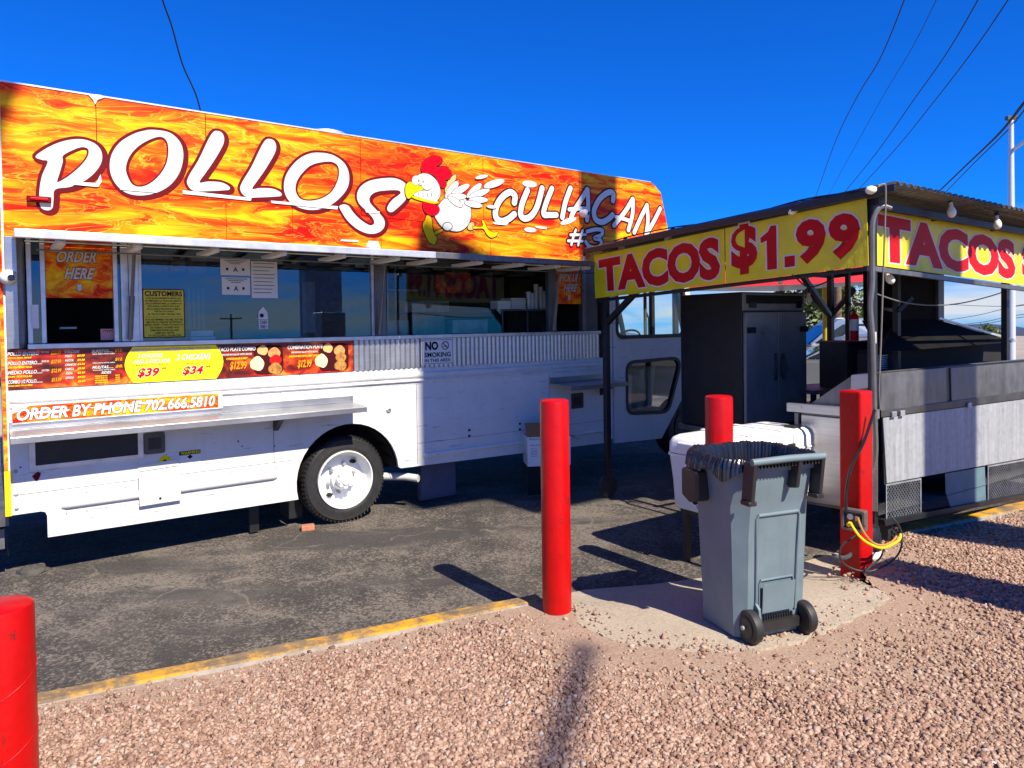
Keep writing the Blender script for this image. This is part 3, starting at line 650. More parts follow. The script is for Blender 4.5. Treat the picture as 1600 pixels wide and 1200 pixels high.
for o_, hs in (LP, LO, LL1, LL2, LO2, LS):
    ou = smooth_loop(o_, 5); hh = [smooth_loop(h, 5) for h in hs]
    mb = MB()
    rim(mb, ou, .019, -.0018, 0, -.002, .002); rim(mb, ou, .026, -.0024, 0, .013, -.009)
    for h in hh: rim(mb, [q for q in reversed(h)], -.016, -.0021, 0, .004, -.003); rim(mb, h, -.008, -.0027, 0)
    mb.plate(ou, hh, -.0045, None, 1)
    mb.build('letter', ['maroon', 'letter_white'], truck, None, normals=False)
def c5(a, b): return P(760+a/4.706, 220+b/4.706)
CU = [([(203, 455), (208, 405), (172, 378), (115, 415), (72, 485), (68, 560), (108, 592), (160, 575), (203, 540)], 18),
      ([(300, 365), (262, 460), (250, 540), (280, 572), (330, 550), (372, 480), (408, 350)], 18),
      ([(480, 352), (440, 450), (418, 538), (460, 545), (512, 545)], 17), ([(616, 350), (578, 455), (556, 562)], 17),
      ([(740, 358), (690, 440), (640, 520), (622, 560)], 16), ([(742, 362), (746, 470), (738, 582)], 16), ([(606, 505), (680, 498), (738, 500)], 12),
      ([(928, 440), (930, 388), (890, 382), (830, 430), (790, 510), (800, 575), (845, 598), (895, 575), (925, 545)], 18),
      ([(1072, 430), (1018, 520), (936, 622)], 16), ([(1076, 432), (1072, 540), (1042, 655)], 16), ([(948, 560), (1010, 575), (1058, 592)], 12),
      ([(1178, 475), (1135, 560), (1085, 672)], 16), ([(1178, 475), (1185, 580), (1172, 690)], 16), ([(1275, 500), (1230, 590), (1172, 692)], 16)]
N3 = [([(655, 655), (636, 710), (622, 765)], 8), ([(706, 658), (688, 712), (672, 768)], 8), ([(615, 692), (728, 690)], 8), ([(598, 736), (706, 738)], 8),
      ([(738, 668), (800, 652), (850, 660), (840, 695), (790, 715), (835, 730), (838, 768), (800, 786), (752, 776), (728, 742)], 12)]
mb = MB(); sc_ = abs(P(900, 300)[0]-P(901, 300)[0])/4.706*.92
for i, (L, r) in enumerate(CU+N3): stroke(mb, [c5(*q) for q in L], (r+9.5)*sc_, -.002-.00012*i, 0)
for i, (L, r) in enumerate(CU+N3): stroke(mb, [c5(*q) for q in L], r*sc_, -.0050-.00012*i, 1)
mb.build('script_lettering', ['maroon_black', 'letter_white'], truck, 'white script lettering reading CULIACAN #3', normals=False)
# ---- plain cartoon rooster with flying feathers
def c6(a, b): return P(620+a/7.5, 230+b/7.5)
rm = ['print_black', 'letter_white', 'comb_red', 'beak', 'pastel_orange', 'menu_yellow']
mb = MB(); yk = [-.006]
def blob(L, m, ol=.0075, sm=True):
    l = [c6(*q) for q in L]; l = smooth_loop(l, 4) if sm else l
    mb.plate(inflate(l, ol), [], yk[0], None, 0); mb.plate(l, [], yk[0]-.00013, None, m); yk[0] -= .00028
def ell(cx, cy, rx, ry, rot=0, n=12):
    c, s = cos(radians(rot)), sin(radians(rot)); return [(cx+rx*cos(2*pi*k/n)*c-ry*sin(2*pi*k/n)*s, cy+rx*cos(2*pi*k/n)*s+ry*sin(2*pi*k/n)*c) for k in range(n)]
blob([(590, 600), (560, 480), (610, 380), (680, 320), (690, 370), (650, 440), (720, 385), (700, 450), (660, 560)], 4)
blob([(840, 900), (890, 880), (905, 930), (880, 970), (830, 960)], 4)
blob([(430, 1000), (520, 960), (530, 985), (440, 1030)], 3); blob([(360, 1090), (300, 930), (330, 850), (350, 800), (400, 830), (410, 920), (430, 1010), (465, 1070), (440, 1140), (400, 1130)], 3)
blob([(895, 930), (1000, 930), (995, 860), (1020, 870), (1060, 960), (1130, 1000), (1180, 990), (1160, 1040), (1100, 1060), (1050, 1020), (1005, 955), (900, 955)], 3)
blob([(480, 690), (560, 600), (700, 560), (830, 640), (865, 780), (830, 910), (730, 985), (600, 972), (520, 930), (450, 830), (440, 760)], 1)
blob(ell(590, 930, 52, 45), 1)
blob([(300, 300), (285, 230), (330, 150), (430, 105), (515, 125), (520, 180), (450, 235), (560, 235), (630, 290), (615, 370), (555, 385), (575, 440), (540, 480), (490, 440), (450, 350), (380, 310)], 2)
blob([(170, 400), (260, 320), (360, 315), (450, 380), (500, 480), (500, 580), (440, 640), (330, 630), (230, 570), (170, 480)], 1)
blob([(305, 650), (380, 650), (480, 700), (485, 760), (430, 800), (360, 790), (310, 730)], 2)
for k, (cx, cy, rx, ry, ro) in enumerate([(640, 500, 120, 45, -55), (740, 500, 120, 40, -30), (700, 580, 110, 38, 0), (680, 640, 100, 36, 35), (900, 510, 115, 40, -45), (960, 545, 130, 38, -22), (950, 620, 110, 36, 0), (890, 670, 105, 36, 12)]): blob(ell(cx, cy, rx, ry, ro), 1, .005)
blob([(100, 450), (150, 405), (225, 440), (290, 465), (300, 500), (215, 530), (160, 590), (120, 600), (95, 540)], 3)
blob([(170, 575), (280, 585), (400, 625), (480, 640), (440, 665), (320, 640), (200, 605)], 3, .002)
blob([(190, 560), (270, 515), (380, 520), (450, 570), (465, 635), (360, 620), (260, 590)], 1, .002)
for a in (250, 300, 350, 400): blob(ell(a, 560, 3, 30, -8, 8), 0, .0003)
blob(ell(220, 390, 50, 55), 1, .002); blob(ell(350, 425, 72, 78), 1, .002); blob(ell(250, 395, 6, 18), 0, .0005); blob(ell(300, 408, 6, 12), 0, .0005)
for cx, cy, rx, ry, ro in ((985, 350, 75, 22, -12), (1130, 430, 125, 42, -18), (1100, 700, 58, 20, 8)): blob(ell(cx, cy, rx, ry, ro), 1, .003)
mb.build('rooster_decal', rm, truck, 'cartoon white rooster with a red comb running on the flame wrap', normals=False)
for cx, cy, rx, ry, ro in ((315, 318, 55, 24, 8), (600, 590, 62, 20, -20), (320, 655, 45, 18, 5)):
    mb = MB(); L = smooth_loop([c5(*q) for q in ell(cx, cy, rx, ry, ro)], 2); mb.plate(inflate(L, .004), [], -.0030, None, 0); mb.plate(L, [], -.0062, None, 1); mb.build('feather_decal', ['maroon_black', 'letter_white'], truck, normals=False)

# ---- window bay
def fr(mb, x0, x1, z0, z1, y0=.02, y1=.06, m=0): mb.box(x0, x1, y0, y1, z0, z1, m)
mb = MB(); mb.hull8([(XR+.012, -.03, 1.632), (-2.35, -.05, 1.632), (-2.30, .05, 1.632), (XR+.012, .05, 1.632), (XR+.012, -.03, 2.40), (-2.35, -.05, 2.40), (-2.30, .05, 2.40), (XR+.012, .05, 2.40)])
mb.build('bay_end_column', 'steel', truck, bevel=.004)
mb = MB(); mb.box(-2.30, 3.12, -.03, .10, 1.628, 1.662); mb.build('window_sill', 'alu_trim', truck, bevel=.003)
mb = MB(); mb.box(-2.30, 3.12, .02, .09, 2.375, 2.398); mb.build('window_head', 'steel_dull', truck)
# serving hatch frame at the rear
for a, b in ((-2.295, -2.265), (-2.215, -2.185), (-1.765, -1.735), (-1.715, -1.665)): MB().box(a, b, .03, .085, 1.664, 2.373).build('window_post', 'alu_trim', truck, bevel=.003)
for a, b, c_ in ((-1.663, -1.60, .01), (-1.598, -1.575, .03), (.31, .335, .03)): MB().box(a, b, c_, .085, 1.664, 2.373).build('window_mullion', 'alu_trim', truck, bevel=.003)
mb = MB(); mb.box(.337, .445, .015, .09, 1.664, 2.373); mb.build('window_mullion', 'steel_dull', truck, bevel=.003)
for a, b in ((2.40, 2.50), (2.885, 2.94)): MB().box(a, b, .02, .09, 1.664, 2.373).build('window_mullion', 'steel_dull', truck, bevel=.003)
mb = MB(); mb.box(2.942, 3.12, .03, .09, 1.664, 2.373); mb.build('bay_end_panel', 'steel_dark', truck)
for a, b, lb in ((-2.264, -2.216, 'narrow pane beside the order window'), (-1.734, -1.716, None), (-1.574, .309, 'wide serving side window reflecting the sky'), (.446, 2.399, 'dark window in front of the kitchen')):
    MB().box(a, b, .052, .056, 1.665, 2.372).build('pane', 'glass_clear' if a > .4 else 'glass_window', truck, lb)
# order-here panel
def flame_sign(x0, x1, z0, z1, y, l1, l2, q1, q2, arrow, lab):
    o = MB().box(x0, x1, y, y+.008, z0, z1).build('hatch_sign', 'flame_small', truck, lab)
    mb = MB(); text_on(mb, l1, q1, y-.002, 1, 0, shear=.25, bold=.03, ol=.03); text_on(mb, l2, q2, y-.002, 1, 0, shear=.25, bold=.03, ol=.03)
    ax, az, s = arrow
    A = [(ax-.45*s, az+s), (ax+.5*s, az+s), (ax+.35*s, az+.1*s), (ax+.62*s, az+.15*s), (ax, az-.5*s), (ax-.62*s, az+.2*s), (ax-.33*s, az+.12*s)]
    mb.plate(inflate(A, .08*s), [], y-.002, None, 0); mb.plate(A, [], y-.0035, None, 1)
    mb.build('lettering', ['print_black', 'letter_white'], o, normals=False)
def qd(tl, tr, br, bl, y): return [P(*q, y) for q in (tl, tr, br, bl)]
x0, z1 = P(68, 372, .04); x1, z0 = P(177, 466, .04)
flame_sign(-2.183, -1.767, z0, 2.372, .045, 'ORDER', 'HERE', qd((89, 392), (151, 392), (150, 411), (88, 410), .045), qd((101, 418), (149, 419), (147, 437), (100, 436), .045), (P(124, 452, .045)[0], P(124, 452, .045)[1], .036), 'flame hatch sign reading ORDER HERE above the rear hatch')
x0, _ = P(867, 430, .04); x1, z0 = P(911, 475, .04)
flame_sign(2.502, 2.883, z0, 2.372, .045, 'PICK UP', 'HERE', qd((874, 428), (905, 428), (904, 440), (874, 440), .045), qd((881, 444), (902, 444), (901, 456), (880, 456), .045), (P(889, 465, .045)[0], P(889, 467, .045)[1], .040), 'dark flame hatch sign reading PICK UP HERE at the front hatch')
# papers and notices
nb = MB(); xa, za = P(222, 451, .04); xb, zb = P(290, 527, .04)
cs = nb.plate(rrect(xa, xb, zb, za, .012), [], .044, .050, 0); nb.plate(rrect(xa+.008, xb-.008, zb+.008, za-.008, .008), [], .0425, None, 1)
cs = nb.build('customer_notice', ['maroon', 'banner_yellow'], truck, 'yellow notice headed CUSTOMERS with small lines of text')
mb = MB(); w_, h_ = xb-xa, za-zb
text_on(mb, 'CUSTOMERS', Q(xa+.06*w_, xb-.06*w_, za-.15*h_, za-.045*h_), .0415, 0, bold=.03)
lines = ['SI, EN ALGUN MOMENTO SIENTE QUE', 'UN EMPLEADO LE TRATA SIN RESPETO,', 'NO LE ATIENDE BIEN, LA COMIDA NO', 'ESTA BUENA O SIENTE QUE ALGO', 'NO LE GUSTO POR FAVOR LLAME AL', 'CENTRO DE QUEJAS', 'AL 702.352.5901, 702.666.1992', '', 'IF AT ANY MOMENT YOU FEEL THAT AN', 'EMPLOYEE HAS TREATED YOU WITHOUT', "RESPECT, DIDN'T ATTEND YOU RIGHT, OR", "YOU WEREN'T SATISFIED WITH", 'SOMETHING PLEASE CALL OUR', 'COMPLAINT CENTER', 'AT 702.352.5901, 702.666.1992']
for ln, q in zip(lines, rows(xa, xb, za-.165*h_, zb+.02*h_, len(lines))):
    if ln:
        k = len(ln)/38; cxm = (xa+xb)/2; hw = w_*.46*min(1, k+.08); text_on(mb, ln, Q(cxm-hw, cxm+hw, q[2][1], q[0][1]), .0415, 0, bold=.02)
mb.box(xa+.06*w_, xb-.06*w_, .0413, .0418, zb+h_*.425, zb+h_*.43)
mb.build('lettering', ['print_black'], cs, normals=False)
def paper(q, kind, lab=None):
    a, b = P(q[0], q[1], .047), P(q[2], q[3], .047)
    o = MB().box(a[0], b[0], .046, .049, b[1], a[1]).build('notice_paper', 'white_plain', truck, lab); mb = MB(); w, h = b[0]-a[0], a[1]-b[1]
    if kind == 'A':
        text_on(mb, 'A', Q(a[0]+.42*w, a[0]+.58*w, b[1]+.22*h, b[1]+.5*h), .0445, 0, bold=.02)
        for i in range(3): mb.box(a[0]+(.12+.1*i)*w, a[0]+(.9-.12*i)*w, .0443, .0447, b[1]+(.9-.1*i)*h, b[1]+(.93-.1*i)*h)
        mb.box(a[0]+.18*w, a[0]+.26*w, .0443, .0447, b[1]+.3*h, b[1]+.45*h); mb.box(a[0]+.72*w, a[0]+.8*w, .0443, .0447, b[1]+.3*h, b[1]+.45*h)
    else:
        for i in range(9): mb.box(a[0]+.08*w, a[0]+random.uniform(.7, .93)*w, .0443, .0447, b[1]+(.94-.1*i)*h, b[1]+(.955-.1*i)*h)
    mb.build('print', 'print_black', o)
paper((344, 404, 391, 431), 'A', 'upper health grade card with a letter A'); paper((346, 433, 391, 461), 'A', 'lower health grade card with a letter A'); paper((392, 408, 434, 466), 'T', 'larger white paper of small print')
mb = MB(); a, b = P(404, 500, .047), P(419, 514, .047); mb.box(a[0], b[0], .046, .049, b[1], a[1], 0); L = [P(*q, .045) for q in ((411, 479), (418, 488), (419, 499), (403, 499), (404, 487))]; mb.plate(L, [], .0455, None, 0)
text_on(mb, 'CASH', Q(a[0]+.01, b[0]-.01, (a[1]+b[1])/2+.004, a[1]-.004), .0445, 1, bold=.02); text_on(mb, 'ONLY', Q(a[0]+.01, b[0]-.01, b[1]+.005, (a[1]+b[1])/2-.004), .0445, 1, bold=.02)
q = P(409, 493, .045); mb.lathe([(.017, -.001), (.017, .0)], (q[0], .0448, q[1]), 'y', 12, 1); mb.build('window_sticker', ['white_plain', 'print_black'], truck, normals=False)
mb = MB(); a, b = P(157, 514, .1), P(178, 531, .1); mb.box(a[0], b[0], .098, .102, b[1], a[1], 0); text_on(mb, 'ITEM', Q(a[0]+.015, b[0]-.01, a[1]-.025, a[1]-.008), .0965, 1); mb.build('pink_note', ['pink_note', 'print_black'], truck, normals=False)
a, b = P(49, 476, .02), P(61, 513, .02); MB().box(a[0]-.0, b[0], .015, .02, b[1], a[1]).build('notice_paper', 'white_plain', truck)

# ---- kitchen seen through the bay
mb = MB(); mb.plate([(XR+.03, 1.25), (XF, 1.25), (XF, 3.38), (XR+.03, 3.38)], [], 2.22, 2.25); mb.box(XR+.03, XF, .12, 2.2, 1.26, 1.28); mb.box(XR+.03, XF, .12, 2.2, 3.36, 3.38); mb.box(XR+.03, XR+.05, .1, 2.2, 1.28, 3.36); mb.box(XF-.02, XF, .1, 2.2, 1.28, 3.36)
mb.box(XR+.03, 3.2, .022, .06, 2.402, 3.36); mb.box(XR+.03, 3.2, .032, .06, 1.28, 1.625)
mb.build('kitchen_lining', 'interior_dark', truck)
mb = MB(); mb.box(.46, 2.4, .11, .5, 1.60, 1.63); mb.box(-1.55, .3, .11, .4, 1.60, 1.63); mb.build('counter', 'steel_dull', truck)
mb = MB(); a, b = P(645, 492, .7), P(695, 500, .7); mb.box(a[0], b[0], .7, 1.0, 1.63, a[1]); a, b = P(605, 500, .6), P(640, 520, .6); mb.box(a[0], b[0], .6, .9, 1.63, a[1]); mb.build('kitchen_equipment', 'steel_dull', truck, bevel=.01)
mb = MB(); a = P(1102/4.57+590-0, 482, .35); mb.box(P(772, 483, .35)[0], P(858, 483, .35)[0], .30, .6, P(800, 484, .35)[1]-.01, P(800, 483, .35)[1])
for xx_ in (785, 824): q = P(xx_, 484, .31)[0]; mb.box(q-.006, q+.006, .305, .317, 1.63, P(800, 485, .35)[1]-.012)
mb.build('kitchen_shelf', 'steel_dull', truck)
zsh = P(800, 483, .35)[1]
MB().box(P(777, 483, .32)[0], P(797, 483, .32)[0], .31, .45, zsh, P(785, 470, .32)[1]).build('napkin_box', 'white_plain', truck)
mb = MB(); a, b = P(798, 483, .35)[0], P(821, 483, .35)[0]
for k in range(6): mb.box(a+.004*(k % 2), b-.003*(k % 3), .34, .54, zsh+k*.021, zsh+k*.021+.018)
mb.build('foam_box_stack', 'white_plain', truck)
for u, h in ((826, 456), (832, 458), (838, 444), (845, 448), (850, 455)):
    q = P(u, 483, .4); zt = P(u, h, .4)[1]; mb = MB(); mb.lathe([(.022, zsh), (.030, zt), (.026, zt)], (q[0], .4, 0), 'z', 12); mb.build('cup_stack', 'white_plain', truck, smooth=True)
mb = MB()
for k in range(2): mb.box(P(296, 520, .25)[0], P(334-3*k, 520, .25)[0], .2, .42, 1.64+k*.05, 1.685+k*.05)
mb.build('foam_box_stack', 'white_plain', truck, bevel=.006)
mb = MB()
for u in (295, 303, 310, 317): q = P(u, 470, .9); mb.box(q[0]-.012, q[0]+.012, .9, .92, 1.75, 2.12)
mb.build('hanging_utensils', 'steel_dull', truck)
MB().box(P(93, 520, .4)[0], P(119, 520, .4)[0], .35, .5, P(100, 514, .4)[1], P(100, 511, .4)[1]).build('paper_pad', 'white_plain', truck)
mb = MB(); a, b = P(680, 425, 1.2), P(735, 458, 1.2); mb.box(a[0], b[0], 1.19, 1.2, b[1], a[1]); mb.build('inside_menu', 'flame_menu', truck)

for k, (u0, u1, v0, v1, mt_) in enumerate(((222, 262, 396, 424, 'cardboard'), (266, 288, 400, 424, 'cardboard'), (292, 322, 402, 430, 'cardboard'), (470, 492, 440, 520, 'steel_dull'), (500, 545, 470, 500, 'interior_dark'), (630, 700, 470, 488, 'steel_dull'), (705, 760, 500, 520, 'galv'))):
    a, b = P(u0, v0, .75), P(u1, v1, .75); MB().box(a[0], b[0], .72, .95, b[1], a[1]).build('stored_box' if mt_ == 'cardboard' else 'kitchen_item', mt_, truck, bevel=.005)
for u in (605, 618): q = P(u, 430, .8); MB().box(q[0]-.01, q[0]+.01, .8, .82, 1.63, 2.7).build('rack_post', 'steel_dull', truck)
a, b = P(600, 452, .8), P(650, 455, .8); MB().box(a[0], b[0], .75, 1.0, b[1], a[1]).build('rack_shelf', 'steel_dull', truck)
# ---- awning flap over the windows
ZO, ZH = 2.365, 2.398
mb = MB(); mb.hull8([(-2.375, -.69, ZO-.025), (2.92, -.69, ZO-.03), (2.92, -.004, ZH-.02), (-2.375, -.004, ZH-.02), (-2.375, -.69, ZO), (2.92, -.69, ZO-.01), (2.92, -.004, ZH), (-2.375, -.004, ZH)])
aw = mb.build('awning_flap', 'mirror_under', truck, 'open hinged awning flap with a shiny underside')
mb = MB(); mb.box(-2.38, .55, -.725, -.691, ZO-.045, ZO+.008); mb.build('flap_edge', 'alu_trim', aw, bevel=.004)
mb = MB(); mb.hull8([(.553, -.725, ZO-.045), (2.92, -.725, ZO-.05), (2.92, -.691, ZO-.05), (.553, -.691, ZO-.045), (.553, -.725, ZO+.008), (2.92, -.725, ZO+.0), (2.92, -.691, ZO+.0), (.553, -.691, ZO+.008)]); mb.build('flap_edge', 'steel_dull', aw, bevel=.004)
for u in (95, 216, 337, 443, 536, 620, 678, 750, 815, 872, 918):
    x = P(u, 390, -.62)[0]
    if x > 2.85: x = 2.8
    mb = MB(); mb.box(x-.028, x+.028, -.62, -.16, 2.295, 2.33); mb.box(x-.02, x+.02, -.645, -.62, 2.30, 2.325); mb.box(x-.012, x+.012, -.5, -.48, 2.33, 2.36); mb.build('light_fitting', 'white_plain', aw, bevel=.006)
mb = MB(); mb.tube([(-2.25, -.35, 2.285), (2.85, -.35, 2.28)], .006, 6); mb.build('conduit_rod', 'conduit', aw)
for x in (.385, -1.64, 2.45):
    mb = MB(); mb.tube([(x-.03, -.02, 1.68), (x+.0, -.10, 2.33)], .012, 8); mb.tube([(x-.03, -.02, 1.68), (x-.015, -.06, 2.0)], .018, 8); mb.build('gas_strut', 'conduit', aw, smooth=True)

# ---- corrugated steel strip and menu boards
mb = MB(); n = 110; Vv = []
for i in range(n*4+1):
    x = .105+(3.10-.105)*i/(n*4); ph = 2*pi*i/4/1.9; y = -.006+.006*sin(ph)
    Vv += [(x, y, 1.352), (x, y, 1.626)]
mb.add(Vv, [(2*i, 2*i+2, 2*i+3, 2*i+1) for i in range(n*4)]); mb.build('corrugated_strip', 'steel', truck, 'ribbed stainless strip below the kitchen window', smooth=True)
MB().box(XR+.012, .10, .0005, .03, 1.352, 1.626).build('side_panel', 'steel_dull', truck)
mb = MB(); mb.box(XR+.012, .098, -.008, -.0005, 1.354, 1.622); mn = mb.build('menu_board', 'flame_menu', truck, 'long printed menu board of chicken dishes and prices')
def M_(u, v): return P(u, v, -.01)
mb = MB(); c = [M_(200+ 8*0, 545)]
# yellow circle panel
cx, cz = (-1.70-1.02)/2-.0, 1.488
pts = [(-1.70+.05*sin(pi*t), 1.355+.266*t) for t in np.linspace(0, 1, 9)]; pts = [(-1.655-.055*sin(pi*t), 1.355+.266*t) for t in np.linspace(0, 1, 9)]+[(-1.065+.055*sin(pi*t), 1.355+.266*t) for t in np.linspace(1, 0, 9)]
mb.plate(pts, [], -.0098, None, 0); mb.build('deal_panel', 'menu_yellow', mn, normals=False)
mb = MB(); yT = -.0112
def mt(txt, u0, u1, vt, vb, m, om=None, sh=.28, b=.03, ol=.03):
    """menu text: pixel box u0..u1, vt..vb measured on the straightened board"""
    x0, x1 = P(u0, 580, -.01)[0], P(u1, 580, -.01)[0]; text_on(mb, txt, Q(x0, x1, vb, vt), yT, m, om, shear=sh, bold=b, ol=ol)
H0, H1 = 1.358, 1.618; hh = H1-H0
def zz_(f): return H1-f*hh
for i, (a, d, p_, s_) in enumerate((('POLLO ENTERO', 'CON TODO', '$22.99', 'CON SALSA, CEBOLLA, TORTILLAS'), ('POLLO ENTERO......', 'SOLO', '$17.99', 'CON TORTILLAS Y SALSA'), ('MEDIO POLLO......', 'CON TODO', '$12.99', 'CON TORTILLAS'), ('COMBO 1/2 POLLO.........', '', '$13.99', 'CON SALSA, CEBOLLA, TORTILLAS O FRIJOLES'))):
    f = .03+.245*i
    mt(a, 12, 62 if i == 0 else 66, zz_(f), zz_(f+.10), 0, 1)
    if d: mt(d, 65, 77, zz_(f), zz_(f+.05), 0)
    mt(p_, 80, 96, zz_(f-.01), zz_(f+.11), 2, 1); mt(s_, 12, 50, zz_(f+.135), zz_(f+.185), 3)
mt('TACOS', 101, 125, zz_(.03), zz_(.10), 0, 1)
for i, t in enumerate(('POLLO', 'PASTOR', 'CARNITAS', 'CABEZA', 'ASADA', 'LENGUA', 'QUESABIRRIA')):
    mt(t, 102, 102+2.2*len(t), zz_(.15+.118*i), zz_(.215+.118*i), 0, 1); mt('$'+str(2+i % 3)+'.50', 121, 133, zz_(.15+.118*i), zz_(.21+.118*i), 3)
for t, f, p_ in (('BURRITOS......', .03, '$12.'), ('QUESADILLAS....', .28, '$12.'), ('MULITAS......', .48, '$8.')):
    mt(t, 144, 177, zz_(f), zz_(f+.08), 0, 1); mt(p_, 180, 192, zz_(f-.01), zz_(f+.085), 2, 1); mt('POLLO, ASADA, PASTOR, CABEZA', 145, 180, zz_(f+.105), zz_(f+.14), 0)
mt('SIDES', 158, 174, zz_(.64), zz_(.71), 0, 1)
for i, t in enumerate(('ARROZ 8 OZ', 'FRIJOLES 8 OZ', 'MACARRONES', 'ENSALADA')): mt(t, 148, 168, zz_(.75+.06*i), zz_(.785+.06*i), 3); mt('$3.50', 180, 187, zz_(.75+.06*i), zz_(.785+.06*i), 3)
mt('MONDAY TO THURSDAY 9AM TO 6PM', 207, 331, zz_(.045), zz_(.12), 0, 4)
mt('2 CHICKENS', 216, 255, zz_(.19), zz_(.30), 0, 4); mt('AND 2 SIDES FOR', 208, 266, zz_(.35), zz_(.46), 0, 4); mt('WITH BEANS, MACARONI SALAD, HOT SAUCE & TORTILLAS', 205, 270, zz_(.50), zz_(.535), 1)
mt('$39', 214, 249, zz_(.60), zz_(.88), 5, 0, b=.03); mt('99', 253, 260, zz_(.60), zz_(.67), 5)
mt('2 CHICKENS', 276, 330, zz_(.24), zz_(.41), 0, 4); mt('ONLY SAUCE & TORTILLAS', 290, 326, zz_(.50), zz_(.535), 1)
mt('$34', 285, 318, zz_(.60), zz_(.88), 5, 0, b=.03); mt('99', 322, 329, zz_(.60), zz_(.67), 5)
mt('TACO PLATE COMBO', 342, 400, zz_(.07), zz_(.20), 0, 1, .15); mt('MACARONI SALAD WITH BEANS', 347, 394, zz_(.27), zz_(.33), 0, None, .1); mt('4 TACOS SAUCE & MEAT', 354, 387, zz_(.40), zz_(.46), 3); mt('$12.99', 359, 386, zz_(.52), zz_(.80), 2, 1, b=.03)
mt('COMBINATION PLATE', 450, 505, zz_(.07), zz_(.20), 0, 1, .15); mt('MACARONI SALAD WITH BEANS', 456, 497, zz_(.27), zz_(.33), 0, None, .1); mt('CHOICE OF MEAT WITH 4 CORN TORTILLAS', 452, 500, zz_(.40), zz_(.46), 3); mt('$12.99', 465, 487, zz_(.55), zz_(.84), 2, 1, b=.03)
mb.build('lettering', ['letter_white', 'print_black', 'print_orange', 'print_yellow', 'print_red', 'price_red'], mn, normals=False)
mb = MB()
def disc(u, f, r, m, y, sx=1.0, kk=16):
    x = P(u, 580, -.01)[0]; mb.plate([(x+r*sx*cos(2*pi*k/kk), zz_(f)+r*sin(2*pi*k/kk)*(1+.12*sin(5*k))) for k in range(kk)], [], y, None, m)
for u0 in (0, 102):
    mb = MB()
    x0 = P(399+u0, 580, -.01)[0]; x1 = P(443+u0, 580, -.01)[0]
    mb.plate(rrect(x0-.01, x1, zz_(.97), zz_(.04), .045), [], -.0099, None, 3)
    disc(411+u0, .20, .040, 0, -.0106, 1.1); disc(402+u0*.985, .62, .058, 1, -.0104, 1.0); disc(429+u0*1.0, .30, .045, 4, -.0112, 1.15); disc(431+u0, .52, .042, 2 if u0 else 5, -.0118, 1.2); disc(430+u0, .80, .048, 2, -.0124, 1.2)
    mb.build('food_picture', ['pastel_orange', 'rice', 'beans', 'maroon_black', 'salad', 'print_red'], mn, normals=False)
# phone strip
mb = MB(); mb.plate([(-2.40, 1.125), (-1.06, 1.125), (-1.06, 1.238), (-2.30, 1.238), (-2.33, 1.22), (-2.40, 1.19)], [], -.0335, -.0325); ph = mb.build('phone_banner', 'flame_phone', truck, 'orange strip reading ORDER BY PHONE 702.666.5810')
mb = MB(); text_on(mb, 'ORDER BY PHONE 702.666.5810', Q(-2.375, -1.085, 1.138, 1.226), -.0345, 1, 0, shear=.22, bold=.035, ol=.035); mb.build('lettering', ['print_black', 'letter_white'], ph, normals=False)
mb = MB()
for x0, x1, z in ((-2.32, -2.06, 1.190), (-1.95, -1.66, 1.196), (-1.64, -1.5, 1.204)): mb.plate([(x0, z), (x0+.1, z+.006), (x1, z+.004), (x1-.02, z-.008), (x0+.05, z-.010)], [], -.0372, None)
mb.build('scrape', 'white_plain', ph, normals=False)
# belt rail: half-round rib in two runs
def rib(x0, x1, z, r, name, mat='white_paint', depth=.022, lip=.02):
    mb = MB(); ns = 8; P_ = []
    prof = [(z+r+lip, -.003), (z+r, -.004)]+[(z+r*cos(pi*k/ns), -.004-depth*sin(pi*k/ns)) for k in range(1, ns)]+[(z-r, -.004), (z-r-lip, -.003)]
    for x in (x0, x0+.03, x1-.03, x1):
        for (zz, y) in prof:
            f = .25 if x in (x0, x1) else 1; P_.append((x, -.003+(y+.003)*f, zz))
    k = len(prof); mb.add(P_, [(i*k+j, (i+1)*k+j, (i+1)*k+j+1, i*k+j+1) for i in range(3) for j in range(k-1)])
    return mb.build(name, mat, truck, smooth=True)
rib(XR+.02, 3.18, 1.285, .028, 'belt_rail'); rib(XR+.02, 3.18, 1.232, .014, 'belt_rail'); 
mb = MB(); mb.box(XR+.03, -1.03, -.0325, -.004, 1.118, 1.243); mb.build('banner_backing', 'white_plain', truck)
rib(-2.13, -.60, .515, .030, 'rub_rail', depth=.03, lip=.03); rib(.80, 3.18, .51, .022, 'rub_rail', depth=.02, lip=.02)
mb = MB(); mb.plate(rpoly([(-2.165, .445), (-.565, .43), (-.565, .585), (-2.165, .60)], .03), [], -.0028, -.0005); mb.build('rail_backing', 'white_paint', truck)
mb = MB(); a0, b0 = P(215, 738), P(281, 782); mb.plate([P(215, 739), P(280, 729), P(281, 780), P(217, 790)], [], -.036, -.0345); mb.plate([P(215, 727), P(279, 717), P(279.5, 727), P(215.5, 737)], [], -.006, -.002); mb.build('hatch_plate', 'white_paint', truck, bevel=.001)
mb = MB(); q = P(249, 777); mb.lathe([(.009, -.004), (.009, 0)], (q[0], -.037, q[1]), 'y', 10); mb.build('lock', 'black_metal', truck)
